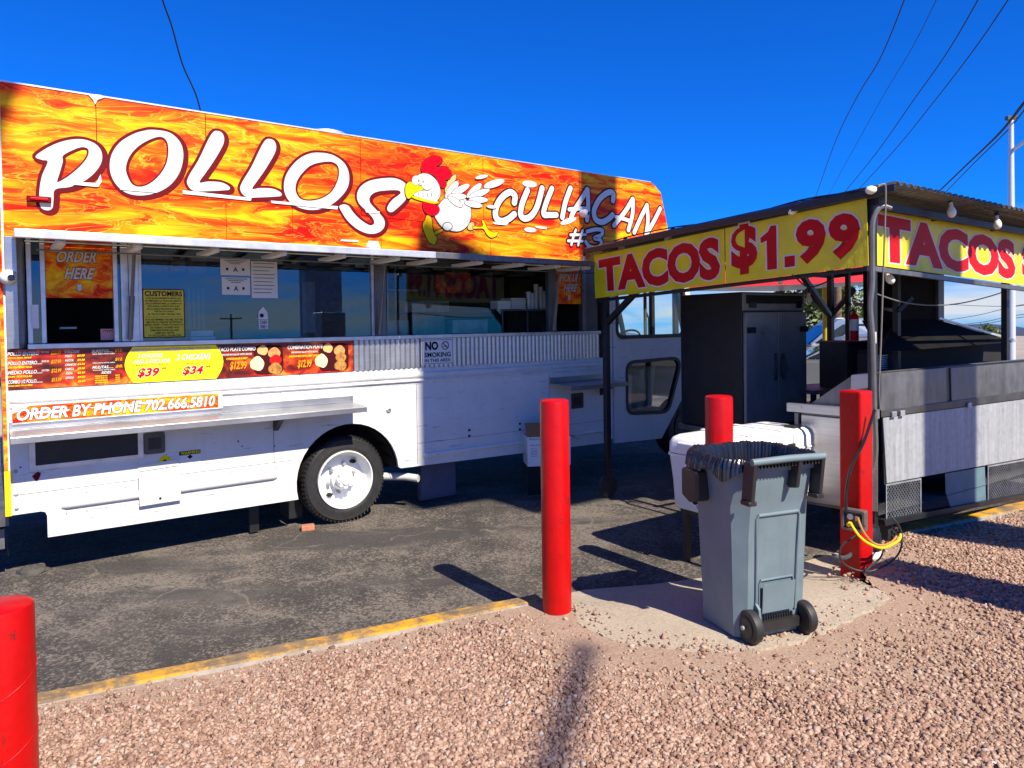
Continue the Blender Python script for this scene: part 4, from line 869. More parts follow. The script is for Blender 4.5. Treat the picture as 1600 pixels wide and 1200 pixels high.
# rivets, one part
mb = MB()
def rivet(x, z, r=.006, y=-.002): mb.lathe([(r, 0), (r*.7, -.0025), (0.0001, -.0035)], (x, y, z), 'y', 6)
for i in range(34): rivet(XR+.06+i*.165, 1.338); rivet(XR+.06+i*.165, 1.205)
for i in range(13): rivet(-2.10+i*.125, .583, .005, -.004); rivet(-2.10+i*.125, .452, .005, -.004)
for z in (.53, .63, .79): rivet(-2.39, z, .014)
for i in range(12): rivet(.95+i*.2, .46, .005); rivet(.62, .48+i*.065, .004); rivet(.70+i*.21, .545, .004)
for q in ((605, 640),): rivet(*P(*q), .012)
mb.build('rivets', 'galv', truck, smooth=True, kind='stuff')
mb = MB()
for q in ((733, 672), (733, 681), (812, 662), (812, 671)): x, z = P(*q); mb.lathe([(.013, 0), (.011, -.01)], (x, -.001, z), 'y', 10)
for q in ((25, 735), (32, 730), (372, 690), (378, 697), (429, 697), (372, 689)): x, z = P(*q); mb.lathe([(.006, 0), (.006, -.002)], (x, -.001, z), 'y', 8)
mb.build('bolts', 'black_metal', truck, kind='stuff')
for x, z0, z1 in ((2.362, .40, 1.205), (.735, .44, 1.205), (-.62, .62, 1.02), (-1.44, .60, .79)):
    MB().box(x-.0018, x+.0018, -.0012, -.0002, z0, z1).build('panel_seam', 'black_metal', truck)
for x0, x1, z in ((.74, 3.18, .63), (-2.41, -.45, .625)): MB().box(x0, x1, -.0012, -.0002, z-.0012, z+.0012).build('panel_seam', 'black_metal', truck)
# side port
mb = MB(); x, z = P(607, 641); mb.lathe([(.022, -.002), (.026, -.006), (.014, -.012), (.012, -.001)], (x, 0, z), 'y', 14); mb.build('filler_port', 'galv', truck, smooth=True)
# vent grille
mb = MB(); X0, X1, Z0, Z1 = -2.31, -1.60, .785, 1.005
mb.plate([(X0, Z0), (X1, Z0), (X1, Z1), (X0, Z1)], [[(X0+.035, Z0+.03), (X1-.035, Z0+.03), (X1-.035, Z1-.01), (X0+.035, Z1-.01)]], -.012, -.0005); vg = mb.build('vent_grille', 'alu_trim', truck)
mb = MB(); mb.box(X0+.035, X1-.035, -.003, -.001, Z0+.03, Z1-.01)
for i in range(9): z = Z0+.04+i*.019; mb.box(X0+.036, X1-.036, -.009, -.0035, z, z+.005)
mb.build('louvre', 'black_metal', vg)
def fuel(u0, u1, v0, v1, lab=None):
    a, b = P(u0, v0), P(u1, v1); o = MB().plate(rrect(a[0], b[0], b[1], a[1], .018), [], -.010, -.0005).build('filler_box', 'steel_dark', truck, lab, bevel=.003)
    mb = MB(); w, h = b[0]-a[0], a[1]-b[1]; mb.box(a[0]+.22*w, b[0]-.2*w, -.016, -.0105, b[1]+.22*h, a[1]-.25*h); mb.build('filler_door', 'black_metal', o)
fuel(224, 258, 677, 707, 'dark square filler box below the long shelf'); fuel(892, 911, 615, 637, 'small filler box near the cab door')
mb = MB(); x, z = P(257.5, 720); mb.lathe([(.042, -.0015), (.042, -.0005)], (x, 0, z), 'y', 20, 0); mb.lathe([(.012, -.0025), (.012, -.0016)], (x, 0, z), 'y', 10, 1); mb.build('round_sticker', ['print_yellow', 'maroon_black'], truck)
mb = MB(); mb.plate([P(280, 706), P(313, 702), P(313, 708), P(280, 712)], [], -.0025, -.0015, 0); mb.plate([P(280, 712), P(313, 708), P(314, 726), P(281, 730)], [], -.002, -.001, 1); mb.plate([P(292, 714), P(297, 710), P(301, 713), P(297, 717)], [], -.0035, -.0022, 0)
a, b, c_, d_ = P(282, 706.5), P(312, 702.5), P(312, 707), P(282, 711); text_on(mb, 'WARNING', (a, b, c_, d_), -.0032, 2, bold=.03); mb.build('warning_sticker', ['print_black', 'white_plain', 'print_yellow'], truck, normals=False)
MB().plate([P(50, 744), P(56, 739), P(59, 737), P(64, 739), P(62, 746), P(58, 752), P(55, 751)], [], -.0025, -.001).build('red_sticker', 'maroon', truck)
# no smoking sign
a, b = P(656, 530), P(707, 568); mb = MB(); mb.plate(rrect(a[0], b[0], b[1], a[1], .015), [], -.020, -.014, 0); mb.plate(rrect(a[0]+.008, b[0]-.008, b[1]+.008, a[1]-.008, .010), [], -.0215, None, 1); mb.plate(rrect(a[0]+.012, b[0]-.012, b[1]+.012, a[1]-.012, .008), [], -.0225, None, 0)
w, h = b[0]-a[0], a[1]-b[1]; ns_ = mb.build('no_smoking_sign', ['white_plain', 'print_black'], truck, 'white sign reading NO SMOKING IN THIS AREA', normals=False)
mb = MB(); y = -.0235
text_on(mb, 'NO', Q(a[0]+.12*w, a[0]+.52*w, b[1]+.56*h, b[1]+.9*h), y, 0, bold=.05); text_on(mb, 'SMOKING', Q(a[0]+.09*w, a[0]+.91*w, b[1]+.29*h, b[1]+.48*h), y, 0, bold=.03); text_on(mb, 'IN THIS AREA', Q(a[0]+.10*w, a[0]+.90*w, b[1]+.10*h, b[1]+.23*h), y, 0, bold=.02)
cxs, czs, rs = a[0]+.74*w, b[1]+.73*h, .17*h
ring = [(cxs+rs*cos(2*pi*k/24), czs+rs*sin(2*pi*k/24)) for k in range(24)]; mb.plate(ring, [[(cxs+.8*(p[0]-cxs), czs+.8*(p[1]-czs)) for p in ring]], y, None, 0)
mb.plate([(cxs-.7*rs, czs+.55*rs), (cxs-.55*rs, czs+.7*rs), (cxs+.7*rs, czs-.55*rs), (cxs+.55*rs, czs-.7*rs)], [], y-.0003, None, 0); mb.box(cxs-.6*rs, cxs+.55*rs, y-.0002, y+.0002, czs-.25*rs, czs-.08*rs)
mb.build('lettering', ['print_black'], ns_, normals=False)
# shelves
def shelf(x0, x1, z, d, lab, br):
    mb = MB(); mb.hull8([(x0, -d, z-.045), (x1, -d, z-.045), (x1, -d+.006, z-.045), (x0, -d+.006, z-.045), (x0, -d, z-.002), (x1, -d, z-.002), (x1, -d+.006, z-.002), (x0, -d+.006, z-.002)])
    mb.hull8([(x0, -d+.006, z-.006), (x1, -d+.006, z-.006), (x1, -.002, z+.012), (x0, -.002, z+.012), (x0, -d+.006, z), (x1, -d+.006, z), (x1, -.002, z+.018), (x0, -.002, z+.018)])
    mb.box(x0, x1-.0, -.012, -.002, z+.019, z+.075); s = mb.build('serving_shelf', 'steel', truck, lab, bevel=.002)
    for x in br:
        mb = MB(); mb.plate([(-.004, z-.01), (-d*.8, z-.01), (-.004, z-.17)], [], x-.02, x+.02, axis='x'); mb.build('bracket', 'black_metal', s)
shelf(XR+.01, .09, 1.06, .30, 'long stainless serving shelf over the rear wheel', (-.60,))
shelf(2.36, 3.20, 1.09, .36, 'short stainless shelf by the cab door', (3.13,))
# marker light
mb = MB(); a, b = P(41, 306), P(80, 318); mb.box(a[0], b[0], -.035, -.002, b[1], a[1], 0); mb.box(a[0]+.02, b[0]-.02, -.045, -.036, b[1]+.012, a[1]-.012, 1); mb.build('marker_light', ['maroon', 'comb_red'], truck, bevel=.004)
# security cameras
def seccam(u, v, lab, s=.055):
    x, z = P(u, v, -.06); c_ = thing('security_camera', lab, None, (x, -.055, z)); c_.parent = truck
    MB().lathe([(s*.9, .055), (s*.95, .03), (s*.8, .0)], (0, 0, 0), 'y', 20).build('camera_base', 'white_plain', c_, smooth=True)
    MB().lathe([(s*.01, -s*.9), (s*.55, -s*.75), (s*.85, -s*.4), (s*.92, 0), (s*.8, s*.3)], (0, 0, 0), 'y', 20).build('camera_dome', 'white_plain', c_, smooth=True)
    MB().lathe([(s*.01, -s*1.05), (s*.36, -s*1.0), (s*.42, -s*.7)], (s*.25, 0, -s*.1), 'y', 16).build('lens', 'glass_dark', c_, smooth=True)
seccam(13, 433, 'white dome camera on the rear window column'); seccam(915, 333, 'white dome camera on the front lettering', .05)
# roof vent and aerial wire
mb = MB(); q = T.local(at_depth(440, 190, 7.4)); mb.lathe([(.16, 3.49), (.16, 3.53), (.22, 3.54), (.19, 3.60), (.05, 3.63), (.001, 3.63)], (q.x+.15, .6, 0), 'z', 24); mb.build('roof_vent', 'galv', truck, smooth=True)
# drip beads
mb = MB(); mb.box(XR, 4.0, -.006, .0, 3.447, 3.458); mb.build('roof_edge', 'alu_trim', truck)
# rear wheel
whl = thing('wheel', None, None, (.02, 0, .385)); whl.parent = truck; whl['label'] = 'rear wheel with a white dished rim'
prof = [(.255, .035), (.275, .012), (.30, .008), (.345, .022), (.355, .020), (.372, .035), (.384, .06), (.388, .10), (.388, .22), (.37, .26), (.30, .27), (.25, .24)]
mb = MB(); mb.lathe(prof, (0, 0, 0), 'y', 64, caps=False)
for k in range(64):
    a = 2*pi*k/64; mb.bar((.372*cos(a), .028, .372*sin(a)), (.388*cos(a), .07, .388*sin(a)), .006, .020)
mb.build('tyre', 'rubber', whl, smooth=True)
mb = MB(); mb.lathe([(.262, .045), (.258, .012), (.250, .010), (.240, .03), (.236, .07), (.222, .11), (.205, .135), (.150, .150), (.10, .145), (.10, .10), (.085, .085), (.001, .085)], (0, 0, 0), 'y', 48, caps=False); mb.build('rim', 'white_plain', whl, smooth=True)
mb = MB(); mb.lathe([(.075, .085), (.070, .03), (.050, .020), (.045, .005), (.024, -.002), (.0001, -.002)], (0, 0, 0), 'y', 24)
for k in range(8): a = 2*pi*k/8; mb.lathe([(.022, .05), (.021, .016), (.001, .012)], (.058*cos(a), 0, .058*sin(a)), 'y', 10)
mb.build('hub', 'white_plain', whl, smooth=True)
mb = MB()
for k in range(6): a = 2*pi*k/6+.3; mb.lathe([(.016, .145), (.015, .105), (.001, .103)], (.125*cos(a), 0, .125*sin(a)), 'y', 8)
mb.build('lug_nuts', 'galv', whl, smooth=True)
mb = MB()
for a in (50, 230): mb.lathe([(.022, .140), (.022, .110)], (.178*cos(radians(a)), 0, .178*sin(radians(a))), 'y', 14, sc=(1.2, .8))
mb.build('rim_slot', 'black_matte', whl)
w2 = MB(); w2.lathe(prof, (4.72, .05, .39), 'y', 40); w2.lathe([(.24, .02), (.2, .06), (.001, .06)], (4.72, .05, .39), 'y', 24); w2.build('front_wheel', 'rubber', truck, smooth=True)
w2 = MB(); w2.lathe(prof, (.02, 1.98, .385), 'y', 30); w2.build('far_wheel', 'rubber', truck, smooth=True)
# exhaust and tanks
mb = MB(); a = T.hit(652, 747, .0); mb.tube([(a.x-.5, .35, a.z+.03), (a.x-.08, .10, a.z+.01), (a.x+.0, -.02, a.z)], .036, 14, caps=False); mb.tube([(a.x-.5, .35, a.z+.03), (a.x-.08, .10, a.z+.01), (a.x+.0, -.018, a.z)], .030, 14); mb.m = [0]*(len(mb.m)); mb.build('exhaust_pipe', 'pvc', truck, smooth=True)
a, b = T.hit(658, 733, .12), T.hit(713, 773, .12); MB().box(a.x, b.x, .12, .2, b.z, a.z+.06).build('under_tank', 'blue_tank', truck, bevel=.008)
MB().box(-.42, -.30, .25, .5, .06, .5).build('step_frame', 'black_metal', truck); a, b = T.hit(390, 800, .2), T.hit(405, 830, .2); MB().box(a.x, b.x, .2, .24, b.z, .35).build('mud_bracket', 'black_metal', truck)
mb = MB(); mb.box(-2.75, XR-.003, .1, 2.1, .40, .52); mb.box(-2.62, XR-.03, .2, 2.0, .22, .36); mb.build('rear_step', 'steel_dull', truck)

# ---- cab
mb = MB(); mb.box(XF+.002, 3.32, 0, .03, .40, 2.398); mb.build('cab_pillar', 'white_paint', truck)
dw1 = rpoly([(3.385, 1.575), (4.60, 1.575), (4.58, 2.20), (3.39, 2.20)], .10); dw2 = rpoly([(3.54, .67), (4.27, .63), (4.50, 1.20), (4.44, 1.30), (3.54, 1.28)], .12)
door = MB().plate([(3.332, .345), (4.14, .315), (4.69, .97), (4.73, 1.95), (4.66, 2.30), (3.332, 2.30)], [dw1, dw2], -.012, .03).build('cab_door', 'white_paint', truck, 'white sliding cab door with upper and lower windows')
MB().plate(inflate(dw1, .018), [inflate(dw1, -.026)], -.018, .034).build('window_seal', 'rubber', door); MB().plate(inflate(dw2, .018), [inflate(dw2, -.022)], -.018, .034).build('window_seal', 'rubber', door)
MB().box(3.98, 4.03, -.02, .03, 1.58, 2.2).build('window_divider', 'black_metal', door)
MB().plate(dw1, [], .004, .008).build('pane', 'glass_clear', door); MB().plate(dw2, [], .004, .008).build('pane', 'glass_clear', door)
mb = MB(); mb.box(4.62, 4.66, -.022, -.012, 1.33, 1.50); mb.tube([(4.645, -.03, 1.47), (4.635, -.055, 1.42), (4.635, -.05, 1.34)], .011, 8); mb.lathe([(.02, -.03), (.02, -.012)], (4.645, 0, 1.47), 'y', 12); mb.build('door_handle', 'conduit', door, smooth=True)
MB().box(3.32, 4.5, -.01, .03, 2.305, 2.398).build('cab_header', 'white_paint', truck)
# cab front: windshield frame, nose, dash, far door glass
mb = MB()
def fr_bar(a, b, w): mb.bar(a, b, w)
fr_bar((4.70, .05, 1.5), (4.40, .05, 2.6), .07); fr_bar((4.70, 2.25, 1.5), (4.40, 2.25, 2.6), .07); fr_bar((4.70, 1.15, 1.5), (4.40, 1.15, 2.6), .05); fr_bar((4.72, 0.03, 1.5), (4.72, 2.27, 1.5), .08); fr_bar((4.38, .03, 2.66), (4.38, 2.27, 2.66), .18)
mb.build('windshield_frame', 'black_metal', truck)
mb = MB(); mb.hull8([(4.40, .03, 2.72), (4.33, .03, 2.72), (4.33, 2.27, 2.72), (4.40, 2.27, 2.72), (4.20, .03, 3.36), (4.02, .03, 3.45), (4.02, 2.27, 3.45), (4.20, 2.27, 3.36)]); mb.build('cab_brow', 'flame', truck)
mb = MB(); mb.add([(4.69, .08, 1.53), (4.69, 2.22, 1.53), (4.41, 2.22, 2.58), (4.41, .08, 2.58)], [(0, 1, 2, 3)]); mb.build('windshield', 'glass_clear', truck)
mb = MB(); mb.plate([(4.72, .75), (5.25, .8), (5.22, 1.32), (4.74, 1.50)], [], .12, 2.18); mb.build('nose', 'white_paint', truck, bevel=.04)
mb = MB(); mb.box(4.35, 4.68, .1, 2.2, 1.20, 1.52); mb.build('dashboard', 'black_matte', truck, bevel=.04)
mb = MB(); mb.tube([(4.25+.20*cos(t)*.35, .65+.20*sin(t), 1.55+.20*cos(t)*.5) for t in np.linspace(0, 2*pi, 20)], .014, 6); mb.tube([(4.25, .65, 1.55), (4.5, .65, 1.35)], .02, 6); mb.build('steering_wheel', 'black_metal', truck, smooth=True)
mb = MB(); mb.box(3.6, 4.0, .45, .95, .95, 1.10); mb.box(3.55, 3.66, .45, .95, 1.10, 1.60); mb.build('driver_seat', 'interior_dark', truck, bevel=.03)
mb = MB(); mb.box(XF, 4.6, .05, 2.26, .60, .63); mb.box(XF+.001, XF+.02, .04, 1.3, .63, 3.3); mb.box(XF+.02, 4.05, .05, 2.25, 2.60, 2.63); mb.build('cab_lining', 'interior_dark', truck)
mb = MB(); mb.tube([(4.15, .25, .65), (4.15, .25, 2.2)], .022, 10); mb.build('grab_pole', 'conduit', truck, smooth=True); mb = MB(); mb.tube([(4.27, .3, 1.58), (4.27, .3, 1.8), (4.22, .3, 1.88)], .012, 8); mb.build('grab_rail', 'conduit', truck, smooth=True)
mb = MB(); mb.box(3.75, 3.95, .3, .5, .66, 1.1); mb.hull8([(4.0, .25, .66), (4.3, .3, .66), (4.3, .7, .66), (4.0, .7, .66), (4.1, .3, 1.15), (4.45, .35, 1.2), (4.45, .6, 1.2), (4.1, .6, 1.15)]); mb.build('cab_clutter', 'pvc', truck)

# ================================================================ TACO CART
CO = (2.582, 5.05, -.1)
CF = Frame(CO, 33); FF = Frame(CO, -50.5)     # CF: along the long side; FF: along the front, x runs towards the corner
cart = thing('taco_cart', 'taco trailer with a corrugated roof, yellow TACOS banners and a steel grill box', 'food cart', CO, 33)
FR = -83.5                                     # turn of the front face inside the cart
E1 = CF.ex; E2 = -FF.ex
def cl(p): return CF.local(p)                  # world -> cart
def skew(u, t, z): q = CF.o+E1*u+E2*t; l = cl(q); return (l.x, l.y, z)
Lx = 2.66                                      # length of the front
# posts
def post(name, p, z0, z1, w=.05, lab=None, mat='black_metal'):
    MB().bar((p[0], p[1], z0), (p[0], p[1], z1), w).build(name, mat, cart, lab, bevel=.003)
pc = skew(.0, .03, 0); post('post', (pc[0]+.02, pc[1]), .18, 2.56, .05)
pl = skew(.03, Lx-.04, 0); post('post', pl, .16, 2.42, .055)
pr = CF.hit(1594, 520, .05); post('post', (pr.x, .17), .2, 2.60, .05)
bp = cl(at_depth(1298, 540, 8.4)); post('post', (bp.x, bp.y), .5, 2.40, .06, 'rear post with a rusty edge')
bq = cl(at_depth(1325, 500, 7.9)); post('post', (bq.x, bq.y), .5, 2.40, .045)
br_ = cl(at_depth(1401, 500, 6.35)); post('post', (br_.x, br_.y), .8, 2.45, .05)
# braces
def brace(a, b, w=.035): MB().bar(a, b, w).build('brace', 'black_metal', cart)
d = Vector(skew(0, 1, 0))-Vector(skew(0, 0, 0))
brace((pl[0], pl[1], 1.74), Vector((pl[0], pl[1], 0))-d*.42+Vector((0, 0, 2.06)), .05)
for sx in (-1, 1):
    a_ = cl(at_depth(1297, 494, 8.38)); b_ = cl(at_depth(1297+sx*38, 452, 8.38)); brace(a_, b_, .05)
a_ = cl(at_depth(1296, 492, 8.3)); b_ = cl(at_depth(1252, 428, 7.5)); brace(a_, b_, .05)
a_ = cl(at_depth(1403, 486, 6.3)); b_ = cl(at_depth(1425, 465, 6.3)); brace(a_, b_)
brace(cl(at_depth(1335, 474, 8.0)), cl(at_depth(1400, 485, 6.4)), .03)
a_ = cl(at_depth(1597, 470, 6.0)); b_ = cl(at_depth(1570, 455, 6.0))
# beams
zr = lambda u, t: 2.665-.062*t-.022*u         # roof height
def beam(a, b, w, h, mat='black_metal', lab=None): MB().bar(a, b, w, h).build('beam', mat, cart, lab)
beam(skew(.03, -.02, zr(0, 0)-.08), skew(.03, Lx, zr(0, Lx)-.08), .04, .05)
beam(skew(.0, .03, zr(0, 0)-.10), skew(3.9, .03, zr(3.9, 0)-.10), .04, .05)
beam(skew(.03, Lx, zr(0, Lx)-.10), skew(3.9, Lx, zr(3.9, Lx)-.10), .04, .06); beam(skew(3.9, 0, zr(3.9, 0)-.10), skew(3.9, Lx, zr(3.9, Lx)-.10), .04, .06)
for u in (1.0, 2.0, 3.0): beam(skew(u, 0.05, zr(u, 0)-.10), skew(u, Lx, zr(u, Lx)-.10), .03, .04)
a_ = CF.xz(1365, 419, .0); b_ = CF.xz(1600, 451, .0); sl_ = (b_[1]-a_[1])/(b_[0]-a_[0])
beam((a_[0]-.02, .02, a_[1]), (a_[0]+3.6, .02, a_[1]+sl_*3.62), .035, .035, 'steel_dull', 'grey rail under the long side banner')
a2 = FF.xz(1357, 419, .0); b2 = FF.xz(930, 470, 0)
pa = cl(FF.world(a2[0], .03, a2[1])); pb = cl(FF.world(b2[0], .03, b2[1])); beam(pa, pb, .03, .03)
# corrugated roof
mb = MB(); Vv = []; nu = int(4.1/.0225); tt = [-.19, .6, 1.4, 2.1, Lx+.12]
for i in range(nu+1):
    u = -.10+i*.0225; w_ = .017*sin(2*pi*u/.09)
    for t in tt: Vv.append(skew(u, t, zr(u, t)+w_))
k = len(tt); mb.add(Vv, [(i*k+j, (i+1)*k+j, (i+1)*k+j+1, i*k+j+1) for i in range(nu) for j in range(k-1)])
ro = mb.build('corrugated_roof', 'steel_dull', cart, smooth=False); md = ro.modifiers.new('thick', 'SOLIDIFY'); md.thickness = .004
beam(skew(-.10, -.19, zr(0, 0)-.025), skew(-.10, Lx+.1, zr(0, Lx)-.03), .03, .045)
# banners
def banner(frame, quad, y, name, lab, rot=None):
    L = [frame.xz(*q, y) for q in quad]; return MB().plate(L, [], y, y+.006).build(name, 'banner_yellow', cart, lab, rot=rot)
yb = -.03
q1 = [(928, 399), (1131.5, 357), (1132.5, 443), (930, 466)]; q2 = [(1133, 356.7), (1354, 310), (1357, 415), (1134, 442.8)]
b1 = banner(FF, q1, yb, 'banner', 'front banner half reading TACOS', FR); b2_ = banner(FF, q2, yb, 'banner', 'front banner half reading $1.99', FR)
def lett(parent, frame, txt, quad, y, rot=None, bold=.055, ol=.028):
    mb = MB(); text_on(mb, txt, [frame.xz(*q, y) for q in quad], y, 1, 0, bold=bold, ol=ol); o = mb.build('lettering', ['letter_white', 'red_letter'], parent, normals=False)
    return o
lett(b1, FF, 'TACOS', [(935, 406), (1124, 368), (1126, 436), (938, 457)], yb-.002)
for ch_, qd_ in (('$', [(1142, 354), (1183, 346), (1184, 425), (1143, 432)]), ('1', [(1189, 355), (1212, 352), (1213, 420), (1190, 423)]), ('.', [(1226, 401), (1242, 399), (1242, 416), (1226, 418)]), ('9', [(1243, 345), (1290, 339), (1291, 409), (1244, 415)]), ('9', [(1294, 336), (1343, 330), (1345, 402), (1295, 408)])):
    mb = MB(); L_ = [FF.xz(*q, yb-.002) for q in qd_]
    if ch_ in '.1':
        if ch_ == '1': G = [(1188, 372), (1200, 362), (1204, 353), (1213, 352), (1214, 420), (1199, 422), (1198, 376), (1189, 380)]
        else: G = qd_
        G = [FF.xz(*q, yb-.002) for q in G]; mb.plate(inflate(G, .016), [], yb-.002, None, 0); mb.plate(G, [], yb-.0035, None, 1)
    else: text_on(mb, ch_, L_, yb-.002, 1, 0, bold=.055, ol=.035)
    mb.build('lettering', ['letter_white', 'red_letter'], b2_, normals=False)
yf2 = yb; yb = .10; s0 = CF.xz(1366, 313, yb); s1 = CF.xz(1600, 367, yb); s2 = CF.xz(1600, 446, yb); s3 = CF.xz(1366, 414, yb)
ext = 1.35; e1 = (s1[0]+ext, s1[1]+(s1[1]-s0[1])/(s1[0]-s0[0])*ext); e2 = (s2[0]+ext, s2[1]+(s2[1]-s3[1])/(s2[0]-s3[0])*ext)
b3 = MB().plate([s0, e1, e2, s3], [], yb, yb+.006).build('banner', 'banner_yellow', cart, 'side banner reading TACOS, half shaded by the roof')
lett(b3, CF, 'TACOS', [(1371, 333), (1585, 376), (1587, 437), (1372, 408)], yb-.002)
qa = CF.xz(1596, 378, yb); qb = CF.xz(1597, 441, yb)
mb = MB(); text_on(mb, '$1.99', [qa, (qa[0]+1.15, qa[1]-.03), (qb[0]+1.15, qb[1]-.035), qb], yb-.002, 1, 0, bold=.045, ol=.03); mb.build('lettering', ['letter_white', 'red_letter'], b3, normals=False)
# grill box: profile seen on the front face, drawn along the cart
prof_px = [(1262, 633), (1333, 585), (1356, 582), (1371, 583), (1371, 806), (1252, 786), (1250, 645)]
pw = [FF.world(*[(lambda h: h)(FF.xz(*q, 0))][0][:1], 0, FF.xz(*q, 0)[1]) for q in prof_px]
mb = MB(); n = len(pw); A = [cl(p+E1*.012) for p in pw]; B = [cl(p+E1*3.4) for p in pw]
mb.add([tuple(v) for v in A+B], [tuple(range(n))]+[tuple(range(2*n-1, n-1, -1))]+[(i, (i+1) % n, n+(i+1) % n, n+i) for i in range(n) if i not in (3,)])
mb.build('grill_box', 'steel_dull', cart, 'stainless grill box with a sloping end')
# side panels
def side_panel(name, mat, px, y0=-.012, y1=-.001, lab=None, bevel=.003):
    return MB().plate([CF.xz(*q, y0) for q in px], [], y0, y1).build(name, mat, cart, lab, bevel=bevel)
MB().plate([CF.xz(1376, 583), (3.6, 1.36), (3.6, .62), CF.xz(1382, 757)], [], .0, .012).build('side_wall', 'steel_dark', cart)
side_panel('flap_panel', 'steel_dull', [(1377, 583), (1478, 574.5), (1480, 628), (1377, 647)])
x_, z_ = CF.xz(1483.5, 575); x2, z2 = CF.xz(1600, 566); x3, z3 = CF.xz(1485, 627); x4, z4 = CF.xz(1600, 611)
k1 = (z2-z_)/(x2-x_); k2 = (z4-z3)/(x4-x3)
MB().plate([(x_, z_), (x_+1.9, z_+k1*1.9), (x3+1.9, z3+k2*1.9), (x3, z3)], [], -.012, -.001).build('flap_panel', 'steel_dull', cart, bevel=.003)
def strip(px, ext, y0, y1, name, mat, lab=None):   # px: tl, tr, br, bl; extended to the right
    L = [CF.xz(*q, y0) for q in px]; (a, b, c_, d_) = L; kt = (b[1]-a[1])/(b[0]-a[0]); kb = (c_[1]-d_[1])/(c_[0]-d_[0])
    return MB().plate([a, (b[0]+ext, b[1]+kt*ext), (c_[0]+ext, c_[1]+kb*ext), d_], [], y0, y1).build(name, mat, cart, lab, bevel=.002)
strip([(1377, 642), (1600, 611.5), (1600, 623), (1377, 652)], 1.0, -.020, -.0125, 'hinge_rail', 'steel_dark')
for u in (1395, 1513, 1408): q = CF.xz(u, 650-.125*(u-1377)-1, -.02); MB().box(q[0]-.03, q[0]+.03, -.035, -.0205, q[1]-.022, q[1]+.018).build('hinge', 'galv', cart, bevel=.003)
L = [CF.xz(*q, -.012) for q in ((1380, 653), (1600, 624), (1600, 716), (1386, 755))]
cuts = [L[0][0], CF.xz(1437, 700)[0], CF.xz(1539, 700)[0], CF.xz(1539, 700)[0]+.9, CF.xz(1539, 700)[0]+1.8]
kt = (L[1][1]-L[0][1])/(L[1][0]-L[0][0]); kb = (L[2][1]-L[3][1])/(L[2][0]-L[3][0])
MB().plate([(L[0][0], L[0][1]), (L[1][0]+1.3, L[1][1]+kt*1.3), (L[1][0]+1.3, L[2][1]+kb*1.3), (L[3][0], L[3][1])], [], -.012, -.001).build('lower_panel', 'galv_panel', cart, 'weathered galvanised lower side panel', bevel=.002)
# expanded metal skirts
def mesh_skirt(px, name='mesh_skirt'):
    (x0, zt0), (x1, zt1), (x2, zb1), (x3_, zb0) = [CF.xz(*q, -.005) for q in px]
    w = x1-x0; mb = MB(); mb.plate([(x0, zt0), (x1, zt1), (x1, zb1), (x0, zb0)], [[(x0+.012, zt0-.012), (x1-.012, zt1-.012), (x1-.012, zb1+.012), (x0+.012, zb0+.012)]], -.008, -.002)
    step = .0165; k = 0; h = min(zt0-zb0, zt1-zb1)
    nrow = int(h/step); ncol = int(w/.038)
    for r_ in range(nrow):
        for c_ in range(ncol):
            xx0 = x0+.012+(c_+(.5 if r_ % 2 else 0))*(w-.024)/(ncol+.5); f = (xx0-x0)/w; zb = zb0*(1-f)+zb1*f; z = zb+.012+r_*step
            dx = (w-.024)/(ncol+.5)/2
            for (ax, az, bx, bz) in ((xx0, z, xx0+dx, z+step), (xx0+dx, z+step, xx0+2*dx, z)):
                q = .0030; mb.add([(ax, -.006, az-q), (bx, -.004, bz-q), (bx, -.004, bz+q), (ax, -.006, az+q)], [(0, 1, 2, 3)])
    return mb.build(name, 'galv', cart, weld=False, normals=False)
mesh_skirt([(1384, 757), (1439, 747), (1440, 808), (1388, 817)]); mesh_skirt([(1543, 728), (1640, 711), (1640, 765), (1546, 785)])
MB().plate([CF.xz(*q, .0) for q in ((1476, 740), (1538, 729), (1540, 788), (1528, 788), (1486, 796), (1477, 770))], [], -.004, -.001).build('patch_sheet', 'sheet_green', cart)
MB().plate([(0.03, .28), (3.5, .12), (3.5, .7), (.03, .7)], [], .35, .37).build('inner_skirt', 'black_matte', cart)
strip([(1382, 813), (1600, 772), (1600, 778), (1384, 822)], 1.0, -.03, .02, 'chassis_rail', 'black_metal')
# end panel of the box facing left, counter bar, leg
def fpanel(name, mat, px, y0, y1, lab=None, bevel=.002): return MB().plate([FF.xz(*q, y0) for q in px], [], y0, y1).build(name, mat, cart, lab, rot=FR, bevel=bevel)
fpanel('end_panel', 'steel', [(1252, 648), (1371, 660), (1371, 800), (1254, 782)], -.008, -.001, 'brushed steel end panel of the grill box')
fpanel('counter_bar', 'steel', [(1229, 629.5), (1371, 640), (1371, 655), (1229, 642.5)], -.045, -.009)
fpanel('bar_bracket', 'steel', [(1231, 632), (1252, 633.5), (1252, 638), (1231, 636.5)], -.052, -.046)
fpanel('counter_leg', 'steel_dull', [(1241, 645), (1247, 645), (1247, 700), (1242, 700)], -.02, -.002)
fpanel('end_patch', 'steel', [(1330, 586), (1356, 584), (1356, 606), (1329, 610)], -.006, -.001)
